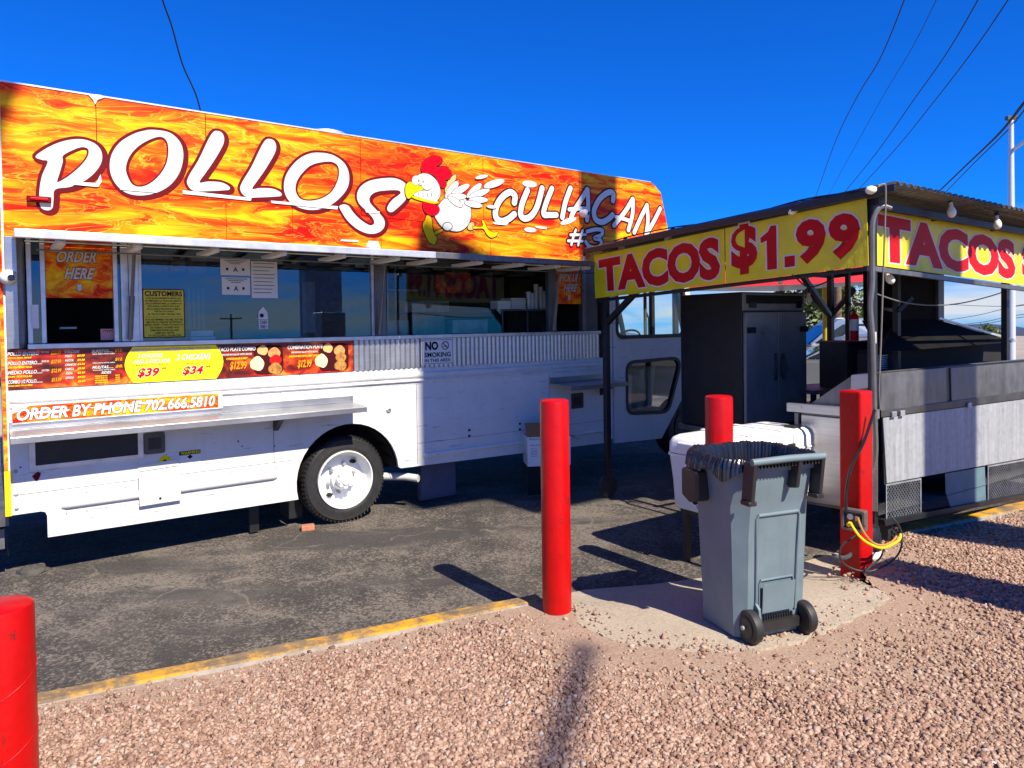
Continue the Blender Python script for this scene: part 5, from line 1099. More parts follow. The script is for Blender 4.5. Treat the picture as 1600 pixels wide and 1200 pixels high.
# hood and flue
def hx(u, v, y): return CF.xz(u, v, y)
y0_, y1_ = .42, 1.10; bl_ = hx(1374, 545, y0_); br2 = hx(1584, 533, y0_); tl_ = hx(1402, 500, .80); tr_ = hx(1464, 499, .80)
zb_ = min(bl_[1], br2[1]); zt_ = tl_[1]
mb = MB(); mb.hull8([(bl_[0], y0_, bl_[1]-.03), (br2[0], y0_, br2[1]-.01), (br2[0]+.05, y1_, br2[1]-.01), (hx(1369, 545, y1_)[0], y1_, bl_[1]-.03), (tl_[0], .80, zt_), (tr_[0], .80, zt_), (tr_[0], 1.15, zt_), (tl_[0], 1.15, zt_)])
mb.build('hood', 'hood_black', cart, 'dark sloping exhaust hood over the grill')
mb = MB(); mb.box(tl_[0]+.01, tr_[0]-.01, .81, 1.14, zt_, zr(1, 1)+.35); mb.build('flue', 'hood_black', cart)
mb = MB(); mb.bar((tr_[0]+.01, .79, zt_+.012), (br2[0]+.01, y0_-.01, br2[1]+.005), .03, .02); mb.build('hood_trim', 'alu_trim', cart)
MB().box(tr_[0]-.008, tr_[0]+.10, .78, .84, zt_-.02, 2.5).build('flue_lit_side', 'steel_dull', cart)  # paler strip stands in for the sunlit side face of the flue
mb = MB(); mb.box(CF.xz(1374, 545, .9)[0], 3.45, .90, .93, .9, bl_[1]+.03); mb.build('grill_back', 'black_matte', cart); mb = MB(); mb.box(bl_[0]-.02, bl_[0], .3, .60, 1.0, bl_[1]-.05); mb.build('grill_side', 'black_matte', cart)
mb = MB(); mb.box(.35, 3.3, .20, .56, 1.0, 1.03); mb.build('grill_top', 'black_matte', cart)
sx0 = CF.xz(1372, 545, .70)[0]; MB().box(sx0, br2[0]+.6, .70, .89, 1.15, bl_[1]-.035).build('hood_gap_infill', 'black_matte', cart)  # added black block, keeps the gap under the hood dark
mb = MB()
for i in range(8): a_ = hx(1371, 556+i*2.9, .35); b_ = hx(1386, 556+i*2.9, .35); mb.box(a_[0], b_[0], .34, .352, a_[1]-.003, a_[1]+.003)
mb.build('louvre', 'galv', cart, kind='stuff')
# black equipment cabinet under the extinguisher
a_ = at_depth(1318, 600, 6.9); cbf = CF.local(a_)
p0 = at_depth(1319, 600, 6.9); p1 = at_depth(1356, 533, 6.9); w_ = (p1-p0).x
cab_ = thing('equipment_cabinet', 'black equipment cabinet carrying the fire extinguisher', 'cabinet', (p0.x+w_/2, 7.1, -.1), 10)
MB().box(-w_/2-.02, w_/2+.02, -.2, .25, .9, p1.z+.1).build('cabinet_body', 'black_metal', cab_, bevel=.01)
MB().box(-w_/2, w_/2, -.215, -.201, 1.0, p1.z+.05).build('cabinet_door', 'black_matte', cab_, bevel=.005)
for sx in (-1, 1): MB().box(sx*w_/2-.02, sx*w_/2+.02, -.18, .2, 0, .9).build('leg', 'black_metal', cab_)
# table behind, with clutter
tb = thing('prep_table', 'dark steel prep table in the shade behind the tall warmer', 'table', (3.25, 7.35, -.1), 20)
MB().box(-.45, .45, -.3, .3, 1.02, 1.06).build('tabletop', 'steel_dull', tb); MB().box(-.43, .43, -.28, .28, .45, .48).build('shelf', 'steel_dark', tb)
for sx in (-1, 1):
    for sy in (-1, 1): MB().box(sx*.42-.02, sx*.42+.02, sy*.27-.02, sy*.27+.02, 0, 1.02).build('leg', 'black_metal', tb)
# conduit, hanging leads
def wire(path, r, name, mat, parent=None, lab=None, cat=None, grp=None, seg=8, sm=6):
    n_ = len(path); P_ = []
    for i in range(n_-1):
        p0, p1, p2, p3 = [Vector(path[max(0, min(n_-1, j))]) for j in (i-1, i, i+1, i+2)]
        for k in range(sm):
            t = k/sm; P_.append(.5*((2*p1)+(-p0+p2)*t+(2*p0-5*p1+4*p2-p3)*t*t+(-p0+3*p1-3*p2+p3)*t**3))
    P_.append(Vector(path[-1])); mb = MB(); mb.tube(P_, r, seg); return mb.build(name, mat, parent, lab, smooth=True, cat=cat, group=grp)
wire([cl(at_depth(u, v, 4.93)) for u, v in ((1392, 326), (1378, 323), (1367, 335), (1363, 360), (1363, 440), (1360, 480), (1364, 540), (1366, 640), (1368, 705), (1362, 735), (1346, 765), (1340, 800))], .018, 'conduit_pipe', 'conduit', cart)
wire([cl(at_depth(u, v, 4.75)) for u, v in ((1372, 292), (1380, 288), (1384, 300), (1381, 400), (1377, 520), (1374, 600), (1375, 640))], .0055, 'hanging_lead', 'cord_grey', cart)
wire([cl(at_depth(u, v, 5.2+.009*(u-1368))) for u, v in ((1366, 458), (1410, 472), (1455, 477), (1500, 474), (1550, 462), (1592, 447))], .0055, 'hanging_lead', 'cord_grey', cart)
wire([cl(at_depth(u, v, 4.6)) for u, v in ((1367, 640), (1350, 690), (1330, 730), (1322, 770), (1322, 800))], .010, 'hanging_lead', 'black_metal', cart)
wire([cl(at_depth(u, v, 5.5)) for u, v in ((1238, 428), (1262, 448), (1290, 441), (1303, 432))], .006, 'hanging_lead', 'black_metal', cart)
wire([cl(at_depth(u, v, 6.9)) for u, v in ((908, 418), (903, 440), (912, 455))], .005, 'hanging_lead', 'black_metal', cart)
MB().box(*[f for f in (cl(at_depth(1375, 465, 4.9)).x, cl(at_depth(1375, 465, 4.9)).x+.03)], -.06, -.03, 1.58, 1.66).build('switch_box', 'pvc', cart, loc=(0, 0, -.0))
# axle wheel by the corner
wc = on_ground(1374, 866, -.1); wl = cl(wc)
w3 = thing('wheel', 'small knobbly trailer tyre beside the square bollard', None, (wl.x+.03, wl.y+.08, .17)); w3.parent = cart; w3.rotation_euler = (0, 0, radians(95))
mb = MB(); mb.lathe([(.09, -.05), (.15, -.055), (.165, -.04), (.17, 0), (.165, .04), (.15, .055), (.09, .05)], (0, 0, 0), 'y', 28, caps=False)
for k in range(28):
    for j in (-1, 0, 1): a = 2*pi*(k+.5*(j % 2))/28; mb.bar((.166*cos(a), j*.03, .166*sin(a)), (.180*cos(a), j*.03, .180*sin(a)), .022, .020)
mb.build('tyre', 'rubber', w3, smooth=False); MB().lathe([(.092, .045), (.06, .055), (.03, .06), (.001, .06)], (0, 0, 0), 'y', 16).build('rim', 'galv', w3, smooth=True); MB().lathe([(.092, -.045), (.03, -.05), (.001, -.05)], (0, 0, 0), 'y', 16).build('rim', 'galv', w3, smooth=True)
mb = MB(); mb.tube([(wl.x+.03+.22*cos(a)*.3, wl.y+.10, .19+.24*sin(a)) for a in np.linspace(.1, 2.4, 9)], .012, 4); mb.build('mudguard_stay', 'tape', cart)
q = cl(on_ground(945, 755, -.1)); mb = MB(); mb.lathe([(.11, -.02), (.12, 0), (.11, .02)], (pl[0], pl[1], .12), 'y', 20); mb.build('caster', 'rubber', cart)

# ================================================================ THINGS AROUND THE CART
# light bulbs of the string, hung from the roof edge
def bulb(p, dirv, lab, warm=False, big=1.0):
    b = thing('light_bulb', lab, 'light bulb', p, 0, 'round bulbs strung along the cart roof')
    d_ = Vector(dirv).normalized(); b.rotation_euler = d_.to_track_quat('-Z', 'Y').to_euler()
    MB().lathe([(.014*big, .035*big), (.016*big, 0), (.030*big, -.03*big), (.036*big, -.055*big), (.030*big, -.082*big), (.014*big, -.098*big), (.0005, -.101*big)], (0, 0, 0), 'z', 18).build('globe', 'cream_glow', b, smooth=True)
    MB().lathe([(.012*big, .085*big), (.020*big, .08*big), (.021*big, .035*big), (.016*big, .03*big)], (0, 0, 0), 'z', 14).build('socket', 'black_metal', b, smooth=True)
for u, v, Y, dv, lab, bg in ((1371, 296.5, 4.95, (-1, -.1, -.05), 'cream bulb lying sideways at the near corner of the cart roof', 1.0), (1246, 323, 5.45, (-.8, -.2, -.6), 'cream bulb tilted over the 1.99 on the front banner', 1.05),
        (1047, 366, 6.5, (-.5, -.2, -.9), 'bulb hanging over the letter O of the front banner', 1.0), (974, 381, 7.0, (-.4, -.2, -.9), 'bulb hanging over the letter A of the front banner', 1.0),
        (913, 404, 7.25, (0, -.1, -1), 'bulb hanging below the far left end of the cart roof', .9), (1486, 322, 5.45, (0, -.15, -1), 'bulb hanging over the letter C of the side banner', 1.05), (1558, 342, 5.85, (0, -.1, -1), 'shaded bulb hanging over the letter S of the side banner', 1.0),
        (1219, 432, 6.2, (0, 0, -1), 'small bulb below the front banner, over the warmer door', .8), (1264, 462, 7.2, (0, 0, -1), 'dim bulb hanging inside the cart beside the Y brace', 1.0), (1386, 428, 5.3, (.3, -.5, -1), 'dark bulb inside the cart behind the near corner', 1.0)):
    bulb(at_depth(u, v, Y), dv, lab, big=bg*.86)
pts = [(913, 396, 7.25), (974, 374, 7.0), (1047, 358, 6.5), (1140, 345, 5.95), (1250, 315, 5.42), (1330, 302, 5.05), (1386, 290, 4.95), (1440, 300, 5.2), (1486, 314, 5.45), (1558, 333, 5.85), (1640, 350, 6.3)]
wire([at_depth(u, v-2, Y) for u, v, Y in pts], .006, 'string_light_cord', 'black_metal', None, 'black cord of the string lights along the cart roof edge', 'cord')
# holding cabinet
OF = Frame((2.17, 6.7, 0), 33); oz0, oz1 = OF.xz(1167, 669)[1], OF.xz(1160, 456)[1]; ow = OF.xz(1256, 560)[0]
ov = thing('food_warmer', 'tall dark steel two door food warmer under the cart roof', 'food warmer', (2.17, 6.7, 0), 33)
MB().box(0, ow, 0, .78, oz0-.03, oz1).build('cabinet_body', 'black_metal', ov, bevel=.008)
zt = OF.xz(1160, 487)[1]
MB().box(.0, ow, -.012, -.001, zt+.01, oz1-.01).build('control_panel', 'steel_door', ov, bevel=.004)
MB().box(.05, ow-.04, -.018, -.0125, oz1-.11, oz1-.03).build('vent_slot', 'black_matte', ov)
q = OF.xz(1174, 476); MB().box(q[0]-.05, q[0]+.05, -.022, -.0125, q[1]-.03, q[1]+.03).build('thermostat', 'black_metal', ov, bevel=.003); q = OF.xz(1247, 477); MB().box(q[0]-.05, q[0]+.03, -.022, -.0125, q[1]-.03, q[1]+.03).build('display', 'glass_dark', ov)
mid = OF.xz(1211, 560)[0]
for a, b, sx in ((.015, mid-.006, 1), (mid+.006, ow-.005, -1)):
    dr = MB().box(a, b, -.035, -.001, oz0+.01, zt-.005).build('door', 'steel_door', ov, bevel=.004)
    hxp = mid-sx*.055; zc = OF.xz(1211, 572)[1]
    mb = MB(); mb.tube([(hxp-sx*.02*sin(pi*k/8), -.05-.02*sin(pi*k/8), zc-.13+.26*k/8) for k in range(9)], .010, 8); mb.tube([(hxp+sx*.018*sin(pi*k/8), -.045, zc-.13+.26*k/8) for k in range(9)], .008, 8); mb.build('handle', 'black_metal', dr, smooth=True)
    zc2 = OF.xz(1171, 516)[1]; xh = a+.07 if sx > 0 else b-.05
    MB().box(xh-.055, xh+.055, -.055, -.036, zc2-.028, zc2+.028).build('hinge', 'black_matte', dr, bevel=.005)
mb = MB(); mb.box(-.02, ow+.02, -.03, .8, oz0-.09, oz0-.035); mb.build('base_rail', 'steel_dull', ov)
for x in (.03, ow-.03):
    for y in (.03, .72): MB().box(x-.025, x+.025, y-.025, y+.025, -.1, oz0-.091).build('leg', 'black_metal', ov)
# fire extinguisher
fp = at_depth(1335, 533, 6.95); fe = thing('fire_extinguisher', 'red fire extinguisher with white label standing on the black cabinet', 'fire extinguisher', (fp.x, fp.y, p1.z+.004), 0)
r_ = .04; MB().lathe([(r_, 0), (r_, .225), (r_*.85, .25), (r_*.4, .268), (r_*.35, .28)], (0, 0, 0), 'z', 20).build('cylinder', 'comb_red', fe, smooth=True)
mb = MB(); mb.lathe([(r_+.001, .10), (r_+.001, .21)], (0, 0, 0), 'z', 20, caps=False); mb.build('label', 'white_plain', fe, smooth=True); mb = MB(); mb.add([(-.005, -r_-.002, .03), (.03, -r_*.72, .03), (.03, -r_*.72, .075), (-.005, -r_-.002, .075)], [(0, 1, 2, 3)]); mb.build('label', 'ext_green', fe)
mb = MB(); mb.tube([(0, 0, .28), (0, 0, .30)], .014, 8); mb.bar((-.02, 0, .30), (.045, 0, .325), .012, .008); mb.bar((-.02, 0, .31), (.03, 0, .35), .012, .006); mb.tube([(-.02, 0, .30), (-.045, 0, .28), (-.05, 0, .2)], .008, 6); mb.build('valve_handle', 'black_metal', fe, smooth=True)

# bollards
def bollard(px, v_top, Y, r, lab, bare=.04, z0=-.1, grp='red round bollards along the kerb'):
    p = at_depth(px, v_top, Y); b = thing('bollard', lab, 'bollard', (p.x, p.y, z0), 0, grp); h = p.z-z0
    mb = MB(); mb.lathe([(r, bare-z0-.04), (r, h-.02), (r*.97, h-.008), (r*.85, h-.001), (.001, h+.004)], (0, 0, 0), 'z', 48); mb.build('pipe', 'bollard_red', b, smooth=True)
    MB().lathe([(r*.99, 0), (r*.992, bare-z0-.039)], (0, 0, 0), 'z', 32).build('footing', 'stone_grey', b, smooth=True)
    return b
bollard(866, 624, 4.08, .084, 'round red bollard standing at the end of the yellow kerb', .035)
b_ = bollard(1123, 618, 4.50, .086, 'round red bollard rising behind the grey bin')
pb0 = at_depth(2, 945, 2.34); b_ = bollard(-2, 944, 2.36, .100, 'round red bollard cut off at the left foreground')
mb = MB()
for k in range(3):
    zz0 = .18+.21*k; mb.tube([(.1005*cos(t), .1005*sin(t), zz0+.05*t) for t in np.linspace(-2.2, 1.2, 20)], .0018, 4)
mb.build('weld_seam', 'bollard_red', b_)
sq = at_depth(1337, 612, 4.72); sb = thing('bollard', 'square red bollard beside the corner of the taco cart', 'bollard', (sq.x, sq.y, -.1), -56)
h = at_depth(1337, 610, 4.72).z+.1
MB().box(-.075, .075, -.075, .075, .02, h).build('square_tube', 'bollard_red', sb, bevel=.012); 
# outlet box and leads
obp = at_depth(1335, 812, 4.60); ob = thing('outlet_box', 'grey weatherproof outlet box fixed low on the square bollard', 'outlet box', obp, -45)
MB().plate(rrect(-.072, .072, -.068, .068, .012), [rrect(-.058, .058, -.054, .054, .008)], -.03, .03).build('box_frame', 'conduit', ob, bevel=.003); MB().box(-.058, .058, -.004, .02, -.054, .054).build('cover_plate', 'steel_dark', ob)
mb = MB(); mb.lathe([(.020, -.010), (.020, 0)], (-.022, -.004, .018), 'y', 14); mb.build('socket', 'white_plain', ob); mb = MB(); mb.box(.012, .04, -.03, -.004, .0, .03); mb.build('plug', 'cord_tan', ob, bevel=.004); mb = MB(); mb.tube([(-.020, -.05, -.028), (-.020, -.004, -.02)], .013, 10); mb.build('plug', 'cord_yellow', ob, smooth=True)
def gpt(u, v, Y): return at_depth(u, v, Y)
wire([gpt(u, v, Y) for u, v, Y in ((1329, 817, 4.50), (1334, 826, 4.46), (1343, 838, 4.45), (1357, 849, 4.46), (1376, 856, 4.5), (1392, 852, 4.55), (1405, 843, 4.6), (1407, 835, 4.65))], .0085, 'extension_cord', 'cord_yellow', None, 'bright yellow extension cord looping from the outlet box', 'cord')
wire([gpt(u, v, Y) for u, v, Y in ((1341, 811, 4.52), (1344, 820, 4.48), (1351, 834, 4.47), (1364, 848, 4.49), (1379, 852, 4.54), (1393, 847, 4.6), (1401, 838, 4.66))], .0075, 'extension_cord', 'cord_tan', None, 'tan brown extension cord just inside the yellow one', 'cord')
wire([gpt(u, v, Y) for u, v, Y in ((1352, 822, 4.52), (1335, 838, 4.5), (1316, 852, 4.5), (1312, 868, 4.5), (1320, 882, 4.5), (1340, 891, 4.5), (1362, 892, 4.48), (1385, 882, 4.5), (1402, 868, 4.52), (1409, 850, 4.6), (1408, 830, 4.7), (1400, 815, 4.78), (1390, 806, 4.8))], .006, 'power_lead', 'rubber', None, 'thin black lead in a wide loop on the ground by the cart', 'cord')
wire([gpt(u, v, Y) for u, v, Y in ((1403, 846, 4.66), (1385, 850, 4.6), (1381, 858, 4.56), (1375, 872, 4.5), (1360, 885, 4.46), (1352, 893, 4.44))], .006, 'power_lead', 'rubber', None, 'short black lead trailing from the yellow cord to the ground', 'cord')
wire([gpt(u, v, Y) for u, v, Y in ((1300, 868, 4.75), (1318, 872, 4.7), (1330, 866, 4.68), (1337, 852, 4.68), (1338, 838, 4.68))], .016, 'conduit_stub', 'conduit', None, 'grey conduit elbow rising from the ground by the square bollard', 'pipe')
pt = thing('propane_cylinder', 'black cylinder with a white label on the ground by the square bollard', 'gas cylinder', (*on_ground(1352, 874, -.03).xy, -.1), 0)
MB().lathe([(.09, .03), (.10, .06), (.10, .26), (.08, .31), (.02, .33)], (0, 0, 0), 'z', 24).build('cylinder', 'black_metal', pt, smooth=True)
mb = MB(); mb.lathe([(.1015, .07), (.1015, .15)], (0, 0, 0), 'z', 24, caps=False); bmv = mb.v; mb.f = [f for i, f in enumerate(mb.f) if 16 <= i % 24 <= 21]; mb.m = [0]*len(mb.f); mb.build('label', 'white_plain', pt, smooth=True)
MB().lathe([(.03, .33), (.03, .36)], (0, 0, 0), 'z', 12).build('valve', 'galv', pt)

# ---- rollout bin
bn = thing('wheelie_bin', 'grey blue wheeled bin lined with a black bag beside the red bollard', 'bin', (1.295, 3.865, -.012), 20)
secs = [(.02, .222, .178, .045), (.12, .225, .182, .05), (.55, .240, .203, .06), (.70, .247, .214, .07), (.735, .256, .224, .08), (.86, .272, .248, .095), (.90, .275, .252, .10)]
def octo(a, b, c): return [(-a+c, -b), (a-c, -b), (a, -b+c), (a, b-c), (a-c, b), (-a+c, b), (-a, b-c), (-a, -b+c)]
mb = MB(); Vv = []
for z, a, b, c in secs: Vv += [(x, y, z) for x, y in octo(a, b, c)]
k = 8; F = [(i*k+j, i*k+(j+1) % k, (i+1)*k+(j+1) % k, (i+1)*k+j) for i in range(len(secs)-1) for j in range(k)]; F.append(tuple(range(7, -1, -1)))
mb.add(Vv, F); body = mb.build('bin_body', 'bin_plastic', bn, bevel=.012, smooth=True)
# raised frames on the handle side: follow the tilt of the face
def yf(z): return -(.178+(z-.02)*(.214-.178)/.68)
def face_ridge(px, r=.007, name='panel_ridge', mat='bin_plastic'):
    mb = MB(); mb.tube([(x, yf(z)-.002, z) for x, z in px], r, 8); mb.build(name, mat, bn, smooth=True)
face_ridge([(-.125, .14), (-.13, .45), (-.135, .645), (-.125, .662), (.125, .662), (.135, .645), (.13, .45), (.125, .14)], .009)
face_ridge([(-.105, .15), (-.108, .30), (-.10, .318), (.10, .318), (.108, .30), (.105, .15)], .006)
mb = MB(); mb.plate([(-.10, .15), (.10, .15), (.103, .305), (-.103, .305)], [], -.002, .0, m=0); mb.build('embossed_panel', 'bin_plastic', bn, loc=(0, yf(.22)-.004, 0), rot=(radians(4.5)*1, 0, 0))
mb = MB(); mb.tube([(-.206, -.05, .14), (-.226, -.05, .5), (-.215, .0, .56)], .012, 8); mb.build('side_rib', 'bin_plastic', bn, smooth=True)
# rim and handle
mb = MB(); Vv = []
for (a, b, c, z) in ((.275, .252, .10, .895), (.293, .270, .11, .895), (.296, .273, .11, .925), (.282, .258, .105, .93), (.270, .246, .098, .925), (.270, .246, .098, .895)): Vv += [(x, y, z) for x, y in octo(a, b, c)]
mb.add(Vv, [(i*8+j, i*8+(j+1) % 8, ((i+1) % 6)*8+(j+1) % 8, ((i+1) % 6)*8+j) for i in range(6) for j in range(8)]); mb.build('rim', 'bin_plastic', bn, bevel=.004, smooth=True)
mb = MB(); mb.tube([(-.245, -.315, .962), (-.02, -.327, .969), (.205, -.315, .962)], .018, 12); mb.build('push_handle', 'bin_plastic', bn, smooth=True)
mb = MB()
for i in range(20): x = -.23+i*.021; mb.box(x, x+.008, -.315, -.292, .925, .952)
mb.box(-.245, .205, -.296, -.288, .925, .956); mb.build('handle_ribs', 'bin_black', bn, kind='stuff')
for x in (-.232, .045, .192):
    zl = .745 if x != .045 else .80
    mb = MB(); mb.plate([(-.332, .958), (-.252, .958), (-.228, zl+.02), (-.255, zl), (-.305, zl+.01)], [], x-.012, x+.012, axis='x'); mb.build('handle_bracket', 'bin_black', bn, bevel=.006)
    if x != .045: mb = MB(); mb.box(x-.025, x+.025, -.305, -.236, zl-.005, zl+.02); mb.build('handle_foot', 'bin_black', bn, bevel=.006)
mb = MB(); mb.plate([(.17, .86), (.02, .86), (.02, .70), (.10, .68), (.17, .71)], [], -.335, -.255, axis='x'); mb.build('side_grip', 'bin_black', bn, bevel=.012)
# base and wheels
mb = MB(); mb.box(-.13, .13, -.215, -.165, .055, .105); mb.tube([(-.20, -.195, .088), (.20, -.195, .088)], .014, 8); mb.build('axle', 'bin_black', bn, smooth=True)
mb = MB()
for i in range(14): x = -.11+i*.016; mb.box(x, x+.006, -.195, -.175, .10, .128)
mb.build('base_comb', 'bin_black', bn, kind='stuff')
for sx in (-1, 1):
    w_ = thing('wheel', None, None, (sx*.172, -.198, .090)); w_.parent = bn
    MB().lathe([(.05, -.026), (.074, -.028), (.083, -.021), (.086, 0), (.083, .021), (.074, .028), (.05, .026)], (0, 0, 0), 'x', 32).build('tyre', 'rubber', w_, smooth=True)
    MB().lathe([(.055, sx*.030), (.02, sx*.034), (.001, sx*.034)] if sx > 0 else [(.055, -.030), (.02, -.034), (.001, -.034)], (0, 0, 0), 'x', 20).build('hub', 'bin_black', w_, smooth=True)
    MB().lathe([(.011, -.05), (.011, .05)], (0, 0, 0), 'x', 10).build('axle_cap', 'galv' if sx < 0 else 'bin_black', w_)
mb = MB(); mb.plate([(-.168, .02), (-.24, .02), (-.22, .18), (-.185, .21), (-.165, .18)], [], -.135, -.12, axis='x'); mb.build('wheel_arch', 'bin_plastic', bn, bevel=.004)
# bag: pleated skirt over the rim
mb = MB(); ng = 480; prof_b = [(-.06, -.20), (-.035, -.05), (-.012, .045), (.012, .052), (.028, .03), (.035, -.03), (.038, -.10)]
oc = octo(.275, .252, .10); oc2 = oc+[oc[0]]; seg_l = [math.hypot(oc2[i+1][0]-oc2[i][0], oc2[i+1][1]-oc2[i][1]) for i in range(8)]; tot = sum(seg_l)
def opt(f):
    f = f % 1.0*tot; i = 0
    while f > seg_l[i]: f -= seg_l[i]; i += 1
    t = f/seg_l[i]; return (oc2[i][0]*(1-t)+oc2[i+1][0]*t, oc2[i][1]*(1-t)+oc2[i+1][1]*t)
Vv = []
for g in range(ng):
    x, y = opt(g/ng); L_ = math.hypot(x, y); nx, ny = x/L_, y/L_
    left = max(0, min(1, (-x-.06+y*.25)/.20)); front = y < -.2 and x > -.2
    for j, (dr_, dz_) in enumerate(prof_b):
        pl_ = .0028*sin(g*1.15+.25*j)+.0035*sin(g*.23+.5*j)+.002*sin(g*.61)
        dz = dz_
        if j >= 5: dz = (.02-(.02-dz_)*(.12+.40*left))+.014*sin(g*.11)*left*(j-4)
        if front and j >= 4: dz = .03; dr_ = .010
        Vv.append((x+nx*(dr_+pl_), y+ny*(dr_+pl_), .905+dz+pl_*.5))
k = len(prof_b); mb.add(Vv, [(g*k+j, ((g+1) % ng)*k+j, ((g+1) % ng)*k+j+1, g*k+j+1) for g in range(ng) for j in range(k-1)])
bg = mb.build('bin_bag', 'bag_black', bn, smooth=True)
mb = MB(); mb.plate([(x*.9, y*.9) for x, y in octo(.25, .225, .09)], [], .60, .62, axis='z'); mb.build('bag_floor', 'bag_black', bn)

# ---- cooler on its stand
CK = (1.40, 4.80, 0); ck = thing('cooler', 'large white cooler with rope handles standing behind the grey bin', 'cooler', CK, 35)
L_, w_ = 1.12, .46; zb, zt = .30, .80
secs = [(zb, .025), (zb+.02, .012), (zb+.2, .004), (zt-.12, -.012), (zt-.115, -.02), (zt-.10, -.02), (zt-.10, -.012)]
mb = MB(); Vv = []
for z, ins in secs:
    Vv += [(x, y, z) for x, y in rrect(ins, L_-ins, ins, w_-ins, .055, 4)]
k = 20; Vv = Vv[:]; k = len(rrect(0, 1, 0, 1, .1, 4)); F = [(i*k+j, i*k+(j+1) % k, (i+1)*k+(j+1) % k, (i+1)*k+j) for i in range(len(secs)-1) for j in range(k)]; F += [tuple(range(k-1, -1, -1)), tuple((len(secs)-1)*k+j for j in range(k))]
mb.add(Vv, F); mb.build('cooler_body', 'cooler_white', ck, smooth=True)
secs = [(zt-.095, -.014), (zt-.02, -.012), (zt+.012, .004), (zt+.03, .035), (zt+.032, .09)]
mb = MB(); Vv = []
for z, ins in secs: Vv += [(x, y, z) for x, y in rrect(ins, L_-ins, ins, w_-ins, .055, 4)]
F = [(i*k+j, i*k+(j+1) % k, (i+1)*k+(j+1) % k, (i+1)*k+j) for i in range(len(secs)-1) for j in range(k)]; F += [tuple(range(k-1, -1, -1)), tuple((len(secs)-1)*k+j for j in range(k))]
mb.add(Vv, F); mb.build('lid', 'cooler_white', ck, smooth=True)
mb = MB(); mb.box(.32, .36, .02, w_-.02, zt+.033, zt+.040); mb.box(.70, .74, .02, w_-.02, zt+.033, zt+.040); mb.build('lid_rib', 'cooler_white', ck, bevel=.003, kind='stuff')
mb = MB(); mb.box(-.030, -.011, .10, .36, zt-.06, zt-.01); mb.build('end_recess', 'cooler_white', ck, bevel=.01)
mb = MB(); mb.plate(rrect(.05, .20, zt-.28, zt-.13, .01), [rrect(.075, .175, zt-.24, zt-.17, .01)], -.035, -.012, axis='x'); mb.build('handle', 'bin_black', ck, bevel=.004)
mb = MB(); mb.lathe([(.022, -.03), (.022, .0)], (.0, .20, zb+.09), 'x', 14); mb.tube([(-.03, .20, zb+.085), (-.032, .17, zb+.05), (-.03, .15, zb+.03)], .003, 5); mb.build('drain_plug', 'print_black', ck, smooth=True)
for x in (.30, .78): MB().box(x-.035, x+.035, -.038, -.0145, zt-.16, zt-.06).build('latch', 'rubber', ck, bevel=.006)
MB().box(.90, 1.0, .03, .12, zt+.033, zt+.05).build('latch', 'rubber', ck, bevel=.004)
st = thing('cooler_stand', 'low black metal stand carrying the white cooler', 'stand', (CK[0], CK[1], -.1), 35)
MB().box(.06, L_-.02, .05, w_-.05, .36, .398).build('shelf', 'black_metal', st)
for x in (.09, L_-.05):
    for y in (.08, w_-.08): MB().box(x-.02, x+.02, y-.02, y+.02, 0, .36).build('leg', 'black_metal', st)
# cardboard box under the short shelf, on a dark crate
bx = T.hit(845, 730, -.32); BX = T.world(bx.x, -.32, bx.z); a = T.hit(822, 690, -.32); b = T.hit(892, 690, -.32)
BC = T.world((a.x+b.x)/2, -.32, bx.z)+Vector((-sin(radians(8)), cos(radians(8)), 0))*.15
cbx = thing('cardboard_box', 'open white printed cardboard box with brown flaps by the truck', 'box', BC, 8)
hw = .225; hb = a.z-bx.z+.02
mb = MB(); mb.box(-hw, hw, -.15, -.146, 0, hb); mb.box(-hw, hw, .146, .15, 0, hb); mb.box(-hw, -hw+.004, -.146, .146, 0, hb); mb.box(hw-.004, hw, -.146, .146, 0, hb); mb.box(-hw, hw, -.146, .146, 0, .004); mb.build('carton', 'white_plain', cbx)
mb = MB(); mb.hull8([(-hw, -.155, hb), (hw, -.155, hb), (hw, -.151, hb), (-hw, -.151, hb), (-hw-.02, -.10, hb+.14), (hw-.02, -.10, hb+.14), (hw-.02, -.096, hb+.14), (-hw-.02, -.096, hb+.14)]); mb.build('flap', 'cardboard', cbx)
mb = MB(); mb.hull8([(hw, -.14, hb), (hw+.004, -.14, hb), (hw+.004, .14, hb), (hw, .14, hb), (hw+.09, -.14, hb-.05), (hw+.094, -.14, hb-.05), (hw+.094, .14, hb-.05), (hw+.09, .14, hb-.05)]); mb.build('flap', 'cardboard', cbx)
mb = MB(); text_on(mb, 'Bakery', Q(-hw+.02, -hw+.14, hb-.035, hb-.012), -.1515, 0); text_on(mb, 'Foam Cup 12 oz', Q(-hw+.03, -hw+.20, hb-.095, hb-.075), -.1515, 0)
for i in range(4): text_on(mb, ['Polystyrene', 'Insulated', '1000 Count', 'Keep Clean'][i], Q(-hw+.035, -hw+.10, hb-.13-.025*i, hb-.115-.025*i), -.1515, 0)
mb.build('print', 'print_black', cbx, normals=False)
cr = thing('milk_crate', 'black crate under the cardboard box', 'crate', (BC.x, BC.y, -.1), 8); zc_ = bx.z-.004
mb = MB()
for x0, x1, y0, y1 in ((-hw, hw, -.15, -.135), (-hw, hw, .135, .15), (-hw, -hw+.015, -.135, .135), (hw-.015, hw, -.135, .135)): mb.box(x0, x1, y0, y1, 0, zc_)
mb.build('crate_wall', 'black_matte', cr)
